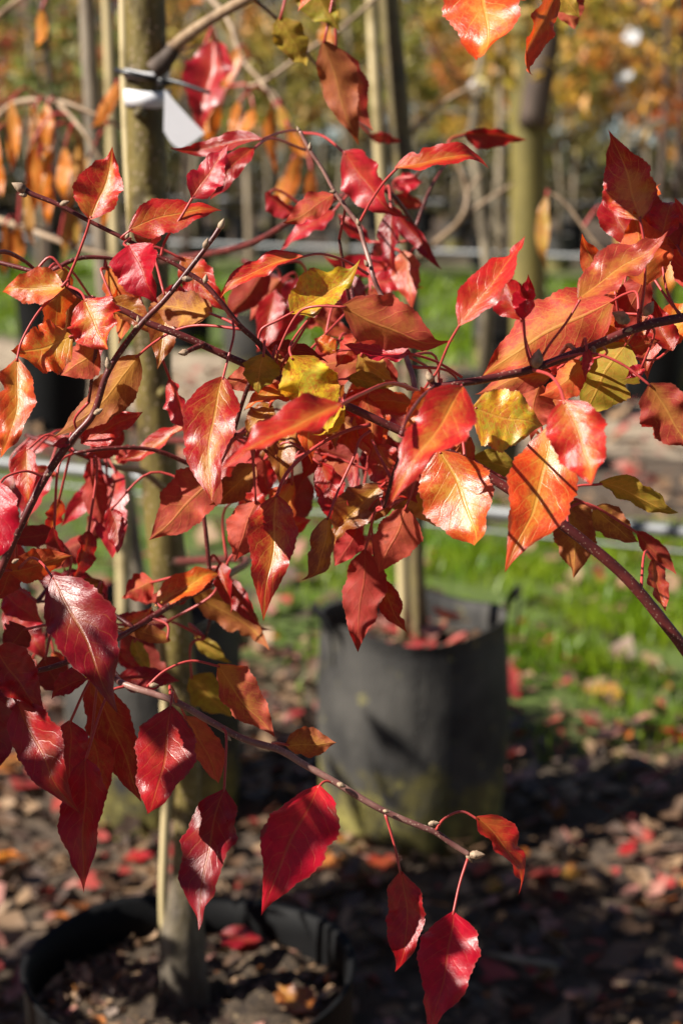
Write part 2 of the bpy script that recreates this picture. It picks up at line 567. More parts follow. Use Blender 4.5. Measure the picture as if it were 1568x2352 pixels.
x, y = frustum_points(10500, 1.1, 5.6, nrg)
s = y + ROW * x
keep = (s < 4.35 + nrg.normal(0, 0.4, len(s)))
x, y = x[keep], y[keep]
litter('leaf_litter', x, y, nrg.uniform(0.0, 0.035, len(x)), np.clip(nrg.lognormal(-3.25, .36, len(x)), .015, .1),
       [0.15, 0.31, 0.11, 0.10, 0.04, 0.29], 'brown pink and red fallen leaves covering the bare soil', 'leaf litter', 3)
x, y = frustum_points(1500, 4.4, 11.0, nrg)
litter('scattered_leaves', x, y, nrg.uniform(0.0, 0.03, len(x)), nrg.uniform(0.05, 0.10, len(x)),
       [0.38, 0.2, 0.2, 0.1, 0.02, 0.1], 'dry fallen leaves strewn over the grass and the track', 'leaf litter', 4)


def grass(name, x, y, h, w, label):
    n = len(x)
    a = nrg.uniform(0, 2 * math.pi, n)
    lean = nrg.normal(0, 0.45, (n, 2)) * h[:, None]
    V = np.zeros((n, 5, 3))
    dx, dy = np.cos(a) * w, np.sin(a) * w
    V[:, 0] = np.stack([x - dx, y - dy, np.zeros(n) - 0.01], 1)
    V[:, 1] = np.stack([x + dx, y + dy, np.zeros(n) - 0.01], 1)
    V[:, 2] = np.stack([x + dx * .7 + lean[:, 0] * .35, y + dy * .7 + lean[:, 1] * .35, h * .6], 1)
    V[:, 3] = np.stack([x - dx * .7 + lean[:, 0] * .35, y - dy * .7 + lean[:, 1] * .35, h * .6], 1)
    V[:, 4] = np.stack([x + lean[:, 0], y + lean[:, 1], h], 1)
    i = np.arange(n)[:, None] * 5
    F = (i + np.array([[0, 1, 2, 3]])).tolist() + (i + np.array([[3, 2, 4]])).tolist()
    link(name, mesh(name, V.reshape(-1, 3), F, M_GRASS), label=label, cat='grass', kind='stuff')


x, y = frustum_points(140000, 3.6, 8.0, nrg, 0.9)
s = y + ROW * x
clump = np.sin(x * 7 + 1.3) * np.sin(y * 6.1 + x * 3) + 0.5 * np.sin(x * 17 + y * 13)
dens = np.clip((s - 3.95) / 0.9, 0, 1) * np.clip((7.0 - s) / 0.5, 0, 1) * np.clip(0.42 + 0.75 * clump, 0.02, 1) * np.clip(.3 + .8 * x, .05, 1)
keep = nrg.uniform(0, 1, len(s)) < dens
x, y = x[keep], y[keep]
grass('grass_strip', x, y, nrg.uniform(0.025, 0.085, len(x)), nrg.uniform(0.002, 0.0045, len(x)), 'bright green grass strip behind the lichen stained grow bag')
x, y = frustum_points(60000, 9.0, 26.0, nrg, 0.9)
s = y + ROW * x
pt = np.sin(x * 2.3 + 1) * np.sin(y * 1.1 + x) + .6 * np.sin(x * 5.1 - y * 2.7)
keep = (s > 11.5) & (s < 20) & (pt + nrg.normal(0, .3, len(s)) > -.15)
x, y = x[keep], y[keep]
grass('grass_verge', x, y, nrg.uniform(0.04, 0.13, len(x)), nrg.uniform(0.006, 0.012, len(x)), 'far grass verge between the rows of potted trees')

# ------------------------------------------------------------------ pots and their trees


def pot_geo(r0, r1, h, bulge=0.0, wob=0.0, soil=0.07, thick=0.006, sides=40, rings=9, seed=0, fold=0.0):
    g = np.random.default_rng(seed)
    ph = g.uniform(0, 6.28, 6)
    V, F = [], []

    def ring(r, z, w):
        for k in range(sides):
            a = 2 * math.pi * k / sides
            d = w * (math.sin(2 * a + ph[0] + z * 3) * .5 + math.sin(3 * a + ph[1] - z * 5) * .35 + math.sin(7 * a + ph[2]) * .2)
            zz = z + (fold * (math.sin(3 * a + ph[3]) * .6 + math.sin(5 * a + ph[4]) * .4) if z > h * .93 else 0)
            V.append((math.cos(a) * (r + d), math.sin(a) * (r + d), zz))
    for j in range(rings):
        t = j / (rings - 1)
        ring(r0 + (r1 - r0) * t + bulge * math.sin(math.pi * t), h * t, wob * (0.3 + t))
    ring(r1 + 0.003, h + 0.004, wob * 1.3)
    ring(r1 - thick, h, wob * 1.3)
    for t in (0.06, 0.12):
        ring(r1 - thick - 0.002, h - t * h * 2 * .5, wob * 1.2)
    ring(r1 - thick - 0.004, h - soil - 0.02, wob)
    n = len(V) // sides
    for i in range(n - 1):
        for k in range(sides):
            k2 = (k + 1) % sides
            F.append((i * sides + k, i * sides + k2, (i + 1) * sides + k2, (i + 1) * sides + k))
    return V, F


def soil_geo(r, z, seed=0, rings=9, sides=36, rough=0.008):
    g = np.random.default_rng(seed)
    V, F = [(0, 0, z + .012)], []
    for j in range(1, rings + 1):
        for k in range(sides):
            a = 2 * math.pi * k / sides
            rr = r * j / rings
            V.append((math.cos(a) * rr, math.sin(a) * rr, z + 0.012 * (1 - (j / rings) ** 2) + g.normal(0, rough) * (j < rings)))
    for k in range(sides):
        F.append((0, 1 + k, 1 + (k + 1) % sides))
    for j in range(rings - 1):
        for k in range(sides):
            k2 = (k + 1) % sides
            a = 1 + j * sides
            F.append((a + k, a + sides + k, a + sides + k2, a + k2))
    return V, F


# near pot, its rim just inside the foot of the picture
NP = PY(437, 2231, 1.75); NP.z = 0
t = link('plant_pot', None, None, NP, 'black round pot with dark soil, nearest, around the slender grey trunk', 'pot')
V, F = pot_geo(0.16, 0.183, 0.495, 0.004, 0.004, 0.07, 0.006, 56, 10, 2, 0.006)
link('pot_wall', mesh('pot_wall', V, F, M_BLACKPOT), t)
V, F = soil_geo(0.177, 0.447, 5)
link('soil', mesh('soil', V, F, M_SOIL), t)
r = np.random.default_rng(8)
a, rr = r.uniform(0, 6.28, 900), np.sqrt(r.uniform(0, 1, 900)) * 0.17
litter('bark_chips', NP.x + np.cos(a) * rr, NP.y + np.sin(a) * rr, 0.452 + 0 * a, r.uniform(0.006, 0.02, 900),
       [0.35, 0.25, 0.05, 0.0, 0.05, 0.30], 'small bark chips on the soil of the nearest black pot', 'bark chips', 9)

# middle grow bag
MP = PY(947, 1415, 3.36); MP.z = 0
t = link('grow_bag', None, None, MP, 'grey black grow bag stained with yellow lichen, centre right', 'grow bag')
V, F = pot_geo(0.182, 0.194, 0.455, 0.012, 0.008, 0.06, 0.006, 64, 14, 6, 0.012)
link('bag_wall', mesh('bag_wall', V, F, M_BAG), t)
V, F = soil_geo(0.188, 0.385, 15)
link('soil', mesh('soil', V, F, M_SOIL), t)
# carrying straps stitched to the rim
for az in (0.15, 3.6):
    c = Vector((math.cos(az), math.sin(az), 0)); d = Vector((-math.sin(az), math.cos(az), 0))
    pts = [c * 0.203 + d * 0.05 + Vector((0, 0, .40)), c * 0.208 + d * 0.045 + Vector((0, 0, .46)), c * 0.223 + Vector((0, 0, .50)),
           c * 0.208 - d * 0.045 + Vector((0, 0, .46)), c * 0.203 - d * 0.05 + Vector((0, 0, .40))]
    cc = catmull([tuple(p) for p in pts], 5)
    SV, SF = [], []
    for q in cc:
        for w, o in ((-.012, -.002), (.012, -.002), (.012, .002), (-.012, .002)):
            SV.append((q[0] + d.x * 0 + c.x * o, q[1] + c.y * o, q[2] + w))
    for i in range(len(cc) - 1):
        for k in range(4):
            SF.append((i * 4 + k, i * 4 + (k + 1) % 4, i * 4 + 4 + (k + 1) % 4, i * 4 + 4 + k))
    link('carry_strap', mesh('carry_strap', SV, SF, M_BLACKPOT), t)
a, rr = r.uniform(0, 6.28, 60), np.sqrt(r.uniform(0, 1, 60)) * 0.15
litter('fallen_leaves_in_bag', MP.x + np.cos(a) * rr, MP.y + np.sin(a) * rr, 0.392 + 0 * a + r.uniform(0, .02, 60), r.uniform(0.03, 0.075, 60),
       [0.2, 0.15, 0.25, 0.3, 0.05, 0.05], 'red and brown fallen leaves lying inside the stained grow bag', 'leaf litter', 12)


BP = PY(345, 1400, 3.45); BP.z = 0
t = link('grow_bag', None, None, BP, 'dark mossy grow bag half hidden behind the near trunk', 'grow bag')
V, F = pot_geo(0.175, 0.184, 0.45, 0.010, 0.008, 0.06, 0.006, 56, 12, 16, 0.012)
link('bag_wall', mesh('bag_wall', V, F, M_BAG), t)
V, F = soil_geo(0.178, 0.385, 25)
link('soil', mesh('soil', V, F, M_SOIL), t)


def px_tube(name, pts, Y, mat, parent, sides=12, jitter=0.0, **kw):
    """pts: (x, y, radius in px) on the plane Y metres away"""
    w = [PY(x, y, Y) for x, y, _ in pts]
    rad = [q[2] * (p - EYE).dot(FWD) / FPX for p, q in zip(w, pts)]
    return tube(name, w, rad, mat, parent, None, sides, jitter, 5, **kw)


# young tree in the grow bag, with its stake
t = link('potted_tree', None, None, MP + Vector((0.0, 0, 0.385)), 'slim brown trunk with pale stake rising from the lichen stained grow bag', 'tree')
px_tube('trunk', [(970, 1480, 20), (958, 1330, 18), (955, 1100, 18), (945, 800, 19), (935, 500, 20), (912, 200, 24), (885, -80, 22), (870, -400, 18)], 3.38, M_TRUNK, t, 12, 0.01)
px_tube('branch', [(925, 330, 9), (985, 260, 6), (1060, 210, 4), (1110, 195, 3)], 3.38, M_TAN_TWIG, t, 7)
px_tube('wooden_stake', [(930, 1470, 15), (915, 1000, 15), (885, 560, 15), (868, 280, 14), (850, -60, 14)], 3.34, M_STAKE, None, 10,
        label='pale wooden stake beside the slim trunk in the stained grow bag', cat='stake')

# ------------------------------------------------------------------ far rows


def crown_geo(n, rx, rz, size, seed, clumps=26, spread=0.16):
    g = np.random.default_rng(seed)
    c = g.normal(0, 1, (clumps, 3))
    c /= np.linalg.norm(c, axis=1, keepdims=True)
    c *= (g.uniform(0.15, 1, (clumps, 1)) ** 0.5)
    c *= np.array([rx, rx, rz])
    k = g.integers(0, clumps, n)
    p = c[k] + g.normal(0, spread, (n, 3)) * np.array([rx, rx, rz * .7])
    ax = g.normal(0, 1, (n, 3)); ax[:, 2] -= 0.8
    ax /= np.linalg.norm(ax, axis=1, keepdims=True)
    sd = np.cross(ax, g.normal(0, 1, (n, 3)))
    sd /= np.maximum(np.linalg.norm(sd, axis=1, keepdims=True), 1e-6)
    L = g.uniform(0.6, 1.3, (n, 1)) * size
    V = np.zeros((n, 4, 3))
    nm = np.cross(ax, sd) * L * 0.12
    V[:, 0] = p
    V[:, 1] = p + ax * L * .45 + sd * L * .28 + nm
    V[:, 2] = p + ax * L
    V[:, 3] = p + ax * L * .45 - sd * L * .28 + nm
    i = np.arange(n)[:, None] * 4
    F = (i + np.array([[0, 1, 2]])).tolist() + (i + np.array([[0, 2, 3]])).tolist()
    return V.reshape(-1, 3), F


CROWNS = [mesh('crown', *crown_geo(2300, 0.95, 1.25, 0.08, 40 + i, 30, 0.085), M_CROWN, smooth=False) for i in range(4)]
SPARSE = [mesh('crown', *crown_geo(330, 0.75, 0.75, 0.085, 50 + i, 22, 0.09), M_CROWN, smooth=False) for i in range(3)]
POTM = []
for i in range(3):
    V, F = pot_geo(0.15, 0.175, 0.42, 0.006, 0.006, 0.05, 0.006, 20, 5, 60 + i, 0.008)
    POTM.append(mesh('pot_wall', V, F, M_BLACKPOT if i else M_BAG))
V, F = soil_geo(0.166, 0.37, 70, 3, 16)
SOILM = mesh('soil', V, F, M_SOIL)


def limbs_geo(seed, h0, h1, r0):
    """a straight nursery trunk with a few rising limbs"""
    g = np.random.default_rng(seed)
    pts = np.array([(g.normal(0, .012) * k, g.normal(0, .012) * k, z) for k, z in enumerate(np.linspace(h0, h1, 6))])
    pts[0, :2] = 0
    V, F = tube_geo(pts, np.linspace(r0, r0 * .45, 6), 8)
    for q in range(7):
        z = g.uniform(1.35, h1 - .3)
        a = g.uniform(0, 6.28)
        b = np.array([np.interp(z, pts[:, 2], pts[:, 0]), np.interp(z, pts[:, 2], pts[:, 1]), z])
        l = g.uniform(.5, 1.0)
        e = b + l * np.array([math.cos(a) * .75, math.sin(a) * .75, g.uniform(.2, .8)])
        mdl = (b + e) / 2 + np.array([0, 0, -.05])
        v, f = tube_geo(catmull([tuple(b), tuple(mdl), tuple(e)], 3), np.linspace(r0 * .4, r0 * .12, 7), 5)
        o = len(V)
        V += v
        F += [tuple(i + o for i in q_) for q_ in f]
    return V, F


TRUNKS = {}
for nm, mt in (('pale', M_TRUNK_PALE), ('yellow', M_TRUNK_YEL), ('dark', M_TRUNK_DARK)):
    TRUNKS[nm] = [mesh('trunk', *limbs_geo(80 + i, 0.36, 3.1, 0.03), mt) for i in range(2)]


def far_tree(x, y, tint, bark_kind, label, plabel, group=None, scale=1.0, pot=True, crown=True, rz=0.0, cz=2.55, cs=1.0, tr=1.0, sparse=False):
    i = rnd.randrange(4)
    if pot:
        p = link('plant_pot', None, None, (x, y, 0), plabel, 'pot', (group + ' pots') if group else None)
        p.rotation_euler.z = rz
        link('pot_wall', POTM[rnd.randrange(3)], p)
        link('soil', SOILM, p)
    o = link('nursery_tree', None, None, (x, y, 0), label, 'tree', group)
    o.rotation_euler.z = rz
    tk = link('trunk', TRUNKS[bark_kind][i % 2], o)
    tk.scale = (scale * tr, scale * tr, scale)
    tk.location.z = 0.36 * (1 - scale)
    if crown:
        c = link('crown', SPARSE[i % 3] if sparse else CROWNS[i], o, (0, 0, cz))
        c.color = tint + (1,)
        c.rotation_euler.z = rnd.uniform(0, 6.28)
        c.scale = (cs, cs, cs * rnd.uniform(.9, 1.15))
    return o


TINTS = [(0.44, 0.27, 0.035), (0.32, 0.21, 0.045), (0.23, 0.20, 0.035), (0.48, 0.20, 0.035), (0.40, 0.11, 0.045), (0.16, 0.17, 0.035)]
TNAMES = ['golden', 'tan yellow', 'yellow green', 'orange', 'rust red', 'olive green']
# pots along the far edge of the track, each picked out in the photograph
spots = [((112, 742), 'pale', 'thin pale trunk standing in the far pot at the left edge', 'dark grey pot on the grass at the left edge, behind the red twigs', 0),
         ((432, 800), 'dark', 'thin dark trunk in the black pot right of the near trunk', 'black pot on the grass just right of the near trunk', 3),
         ((795, 785), 'pale', 'pale trunk behind the salmon leaf near the middle', 'grey pot on the grass behind the leaves at mid picture', 2),
         ((1140, 838), 'pale', 'pale trunk just left of the thick yellowish trunk', 'grey pot on the grass left of the thick yellowish trunk', 1),
         ((1530, 905), 'dark', 'thin dark trunk at the right edge beyond the track', 'black pot beyond the track at the right edge', 0)]
for (px, py), bk, lab, plab, ti in spots:
    g_ = PG(px, py)
    far_tree(g_.x, g_.y, TINTS[ti], bk, lab, plab, None, 1.0, True, True, rnd.uniform(0, 6), 2.3, 0.9, 1.0, True)
for x_, y_, ti, bk, lab, plab in ((-1.45, 8.6, 5, 'dark', 'sparse olive leaved tree at the upper left, thin dark trunk', 'black pot of the sparse olive leaved tree at left'),
                                  (0.62, 7.4, 0, 'pale', 'sparse golden tree behind the middle, slender pale trunk', 'black pot of the sparse golden tree behind the grow bag'),
                                  (1.75, 9.6, 3, 'dark', 'sparse orange tree at the upper right, thin dark trunk', 'black pot of the sparse orange tree at upper right'),
                                  (-.55, 10.4, 1, 'pale', 'sparse tan leaved tree behind the near trunk', 'black pot of the sparse tan leaved tree behind the near trunk'),
                                  (1.25, 12.5, 0, 'pale', 'sparse golden tree right of the thick yellowish trunk', 'black pot of the sparse golden tree right of the thick trunk'),
                                  (-2.1, 12.0, 2, 'pale', 'sparse yellow green tree at the far upper left', 'black pot of the sparse yellow green tree at far left')):
    far_tree(x_, y_, TINTS[ti], bk, lab, plab, None, 1.0, True, True, rnd.uniform(0, 6), rnd.uniform(2.0, 2.3), rnd.uniform(.9, 1.15), 1.0, True)

# the two thin trunks at the upper left
for px, py, Y, rpx, mat, lab in ((200, -60, 3.47, 20, M_TRUNK_BASE, 'pale slender trunk left of the near tree, lit on one side'),):
    g_ = PY(290, 1000, Y); g_.z = .385
    t = link('nursery_tree', None, None, g_, lab, 'tree')
    px_tube('trunk', [(335, 1470, 22), (305, 1250, 20), (272, 1000, 20), (245, 700, 20), (215, 300, 19), (200, 0, 18), (190, -300, 15)], Y, mat, t, 12, 0.01)
px_tube('wooden_stake', [(286, 1480, 17), (278, 1000, 17), (268, 620, 15), (255, 200, 14), (243, -100, 13)], 3.42, M_STAKE, None, 10,
        label='cream stake just left of the near trunk, seen between red leaves', cat='stake')

# the thick yellowish trunk
g_ = PY(1215, 760, 9.0); g_.z = 0
p = link('plant_pot', None, None, g_, 'large black pot holding the thick yellowish trunk', 'pot')
V, F = pot_geo(0.22, 0.25, 0.42, 0.006, 0.006, 0.05, 0.006, 24, 6, 66, 0.01)
link('pot_wall', mesh('pot_wall', V, F, M_BLACKPOT), p)
V, F = soil_geo(0.24, 0.37, 71, 3, 18)
link('soil', mesh('soil', V, F, M_SOIL), p)
t = link('nursery_tree', None, None, g_ + Vector((0, 0, .36)), 'thick yellowish green trunk right of centre, dark upright limb at its top', 'tree')
px_tube('trunk', [(1213, 800, 42), (1213, 700, 41), (1213, 500, 41), (1213, 250, 43), (1208, 100, 42), (1190, 0, 36), (1180, -150, 32)], 9.0, M_TRUNK_YEL, t, 16, 0.008)
px_tube('branch', [(1222, 290, 34), (1240, 170, 34), (1262, 50, 32), (1275, -100, 28)], 8.92, M_TRUNK_DARK, t, 12, 0.01)
px_tube('branch', [(1253, 350, 6), (1330, 300, 4), (1400, 270, 3)], 9.0, M_TAN_TWIG, t, 6)

# long rows farther back, too alike to tell one from the next
for s0, sp, rown in ((17.5, 0.95, 'nearest'), (22.0, 0.85, 'second'), (26.0, 0.8, 'third'), (30.5, 0.8, 'last')):
    x = -0.30 * s0 - 1.0
    while x < 0.30 * s0:
        yy = s0 - ROW * x + rnd.uniform(-.15, .15)
        if abs(x) < 0.205 * yy + .3:
            right = x > 0.05 * yy
            ti = rnd.choice([0, 0, 1, 2, 3] if right else [0, 1, 2, 2, 3, 4, 5])
            bk = rnd.choice(['pale', 'pale', 'yellow', 'dark'])
            part = 'left' if x < -.07 * yy else 'right' if x > .07 * yy else 'middle'
            far_tree(x, yy, TINTS[ti], bk,
                     'blurred %s crowned tree with %s trunk, %s of the far rows, %s part' % (TNAMES[ti], bk, rown, part),
                     'black pot of the blurred %s tree with %s trunk, %s far row, %s part' % (TNAMES[ti], bk, rown, part), 'far nursery rows', rnd.uniform(.9, 1.2), True, True,
                     rnd.uniform(0, 6), rnd.uniform(2.3, 2.9), rnd.uniform(.75, 1.05))
        x += sp * rnd.uniform(.8, 1.2)

# the wood behind
V, F = [], []
g2 = np.random.default_rng(5)
WV, WF = crown_geo(42000, 1.0, 1.0, 1.0, 77, 260)
WV = WV.reshape(-1, 4, 3)
cen = WV[:, :1].copy()
off = WV - cen
cx = g2.uniform(-15, 15, (len(WV), 1)); hh = np.where(g2.uniform(0, 1, (len(WV), 1)) < .3, g2.uniform(0, 1.9, (len(WV), 1)), g2.uniform(0, 1, (len(WV), 1)) ** 0.8 * 6.6 + 0.9)
depth = 36 + g2.uniform(0, 8, (len(WV), 1)) - ROW * cx * 0.5
hh = hh * (0.85 + 0.25 * np.sin(cx * 1.1) * np.sin(cx * .37 + 1))
base = np.concatenate([cx, depth, hh], axis=1)[:, None, :]
WV = (off * 0.26 + base).reshape(-1, 3)
wood = link('distant_wood', mesh('distant_wood', WV, WF, M_CROWN, smooth=False), label='blurred mass of yellow green autumn woodland far behind', cat='wood', kind='stuff')
wood.color = (0.09, 0.075, 0.025, 1)  # darkened tint puts the shade within the wood into its colour

# unseen belt of trees, added to block sky light and deepen the shadows
g3 = np.random.default_rng(15)
nb = 20000
BV, BF = crown_geo(nb, 1.0, 1.0, 1.0, 78, 260)
BV = BV.reshape(-1, 4, 3)
off = BV - BV[:, :1]
u_ = g3.uniform(0, 1, nb)
px_ = np.where(u_ < .36, -11 - g3.uniform(0, 3, nb), np.where(u_ < .72, 11 + g3.uniform(0, 3, nb), g3.uniform(-13, 13, nb)))
py_ = np.where(u_ < .72, g3.uniform(-14, 30, nb), -12 - g3.uniform(0, 3, nb))
pz_ = g3.uniform(0.2, 1, nb) * np.where(u_ < .36, 7.2, np.where(u_ < .72, 13.0, 8.5))
BV = (off * .62 + np.stack([px_, py_, pz_], 1)[:, None, :]).reshape(-1, 3)
o = link('sky_blocking_wood', mesh('sky_blocking_wood', BV, BF, M_CROWN, smooth=False), label='unseen belt of olive green trees added around the nursery to block sky light', cat='wood', kind='stuff')
o.color = (.10, .10, .035, 1)

# small white labels hanging on far trees
for px, py, Y, w_, h_, lab in ((1098, 197, 13.0, .15, .09, 'small white plant label hanging by the thick yellowish trunk'),
                               (1448, 82, 14.0, .17, .12, 'white plant label at the upper right, the higher one'),
                               (1440, 168, 14.0, .085, .085, 'tiny round white label at the upper right, below another')):
    c = PY(px, py, Y)
    nn = 20
    V = [(math.cos(2 * math.pi * k / nn) * w_ / 2 * (1 if nn else 1), e, math.sin(2 * math.pi * k / nn) * h_ / 2) for e in (-.002, .002) for k in range(nn)]
    F = [tuple(range(nn))[::-1], tuple(range(nn, 2 * nn))] + [(k, (k + 1) % nn, nn + (k + 1) % nn, nn + k) for k in range(nn)]
    o = link('plant_label', mesh('plant_label', V, F, M_TAG, smooth=False), None, c, lab, 'label')
    o.rotation_euler = (0.2, 0.15, -0.5)

# ------------------------------------------------------------------ pipes along the rows


def pipe(p0, p1, r_, label, posts=True):
    a, b = Vector(p0), Vector(p1)
    t = link('pipe_rail', None, None, (a.x, a.y, 0), label, 'pipe rail')
    tube('pipe', [a, (a + b) / 2, b], [r_] * 3, M_STEEL, t, None, 12)
    if posts:
        n = int((b - a).length / 2.2)
        for i in range(n + 1):
            q = a.lerp(b, (i + .37) / (n + .6))
            tube('post', [Vector((q.x, q.y + r_ * 2.2, -.02)), Vector((q.x, q.y + r_ * 2.2, q.z + .02))], [r_ * .8] * 2, M_STEEL, t, None, 8)


pa, pb = PG(0, 1062, .52), PG(1568, 1222, .52)
d_ = (pb - pa)
pipe(pa - d_ * .35, pb + d_ * .3, 0.0155, 'galvanised pipe rail running behind the lichen stained grow bag')
pa2 = pa + Vector((0, .25, -.10)); pb2 = pb + Vector((0, .25, -.10))
pipe(pa2 - d_ * .3, pb2 + d_ * .3, 0.004, 'thin wire rail just below the nearer galvanised pipe', False)
pa, pb = PG(60, 546, .52), PG(1200, 584, .52)
d_ = (pb - pa)
pipe(pa - d_ * .2, pb + d_ * .6, 0.019, 'pale grey pipe rail across the middle distance', True)
pa, pb = PG(300, 455, .6), PG(1500, 470, .6)
d_ = (pb - pa)
pipe(pa - d_ * .2, pb + d_ * .2, 0.03, 'faint grey pipe rail among the farthest pots', False)

# ------------------------------------------------------------------ leaves
PAL = {'C': ((0.62, 0.004, 0.026), 0.03), 'R': ((0.60, 0.018, 0.018), 0.35), 'O': ((0.76, 0.085, 0.014), 0.85),
       'Y': ((0.95, 0.66, 0.03), 0.50), 'G': ((0.36, 0.30, 0.02), 0.35), 'M': ((0.28, 0.004, 0.014), 0.04),
       'S': ((0.60, 0.075, 0.045), 0.25), 'B': ((0.34, 0.095, 0.022), 0.55), 'P': ((0.58, 0.018, 0.036), 0.10),
       'D': ((0.42, 0.008, 0.014), 0.10), 'N': ((0.92, 0.27, 0.02), 0.45), 'T': ((0.62, 0.33, 0.08), 0.5)}
PROF_T = np.array([0, .03, .07, .13, .22, .33, .44, .56, .68, .78, .87, .94, 1.0])
PROF_W = np.array([.03, .22, .46, .70, .90, 1.0, .99, .90, .72, .50, .26, .10, .0])
NAR_W = np.array([.04, .16, .32, .52, .75, .92, 1.0, .98, .86, .66, .40, .18, .0])


def leaf_mesh(A, nrm, width, fold=.25, curl=.0, bend=.0, twist=.0, wave=.05, tipcurl=0.0, seed=0, nt=40, ns=12, narrow=False, mat=None, serr=0.022):
    """blade from the origin to A; nrm is where its upper face looks"""
    g = np.random.default_rng(seed)
    L = A.length
    ax = A.normalized()
    nz = (nrm - ax * nrm.dot(ax)).normalized()
    bx = ax.cross(nz)                            # bx, ax, nz: right-handed so that the upper face shows
    axn, nzn, bxn = np.array(ax), np.array(nz), np.array(bx)
    pw = NAR_W if narrow else PROF_W
    t = np.linspace(0, 1, nt + 1)
    hw = np.interp(t, PROF_T, pw)
    hw = np.convolve(np.pad(hw, 1, mode='edge'), [.2, .6, .2], 'valid')
    hw[-1] = 0.0
    hw = hw * width / 2
    lob = g.uniform(0, 6.28, 8)
    V, UV, F = [], [], []
    asym = g.uniform(.86, 1.12)
    bites = [(g.uniform(.25, .85), g.choice([-1, 1]), g.uniform(.018, .05), g.uniform(.12, .4)) for _ in range(g.integers(1, 3))] if g.uniform() < .4 else []
    for i, ti in enumerate(t):
        zc = curl * L * (4 * ti * (1 - ti)) + tipcurl * L * max(0, ti - .7) ** 2 * 6
        xc = bend * L * (4 * ti * (1 - ti)) + .012 * L * math.sin(9 * ti + lob[6]) * math.sin(math.pi * ti)
        th = twist * (ti - .35)
        for j in range(ns + 1):
            sj = -1 + 2 * j / ns
            sgn = 1 if sj > 0 else -1
            side = asym if sj > 0 else 2 - asym
            ph = lob[0] if sj > 0 else lob[1]
            hwl = hw[i] * side * (1 + .045 * math.sin(8 * ti + ph) + .045 * math.sin(23 * ti + ph * 2) + .025 * math.sin(43 * ti + ph * 3))
            for tb_, sb_, wb_, db_ in bites:
                if sgn == sb_:
                    hwl *= 1 - db_ * math.exp(-((ti - tb_) / wb_) ** 2)
            tooth = 1.0
            if abs(sj) > .99 and 0 < i < nt:
                tooth = 1 + serr * (1 if i % 2 else -1)
            s2 = abs(sj)
            # V fold with a rounded keel, margin ruffles, a sagging rim
            zz = fold * hwl * (math.sqrt(s2 * s2 + .02) - .141) - .10 * hwl * s2 ** 3
            zz += wave * width * s2 ** 2 * (.7 * math.sin(7 * ti + ph) + .75 * math.sin((16 + 5 * lob[4] / 6.28) * ti + ph * 1.7) + .35 * math.sin(31 * ti + ph * 2.3)) * min(1, 6 * ti) * min(1, 5 * (1 - ti))
            zz += .012 * width * math.sin(ti * 50 - s2 * 13) * s2 * (1 - s2)
            xx = hwl * sj * tooth
            x2 = xx * math.cos(th) - zz * math.sin(th)
            z2 = xx * math.sin(th) + zz * math.cos(th)
            V.append(axn * (ti * L) + bxn * (x2 + xc) + nzn * (z2 + zc))
            UV.append((.5 + .5 * sj, ti))
    n1 = ns + 1
    for i in range(nt):
        for j in range(ns):
            a = i * n1 + j
            F.append((a, a + 1, a + n1 + 1, a + n1))
    return mesh('leaf', V, F, mat or M_LEAF, UV)


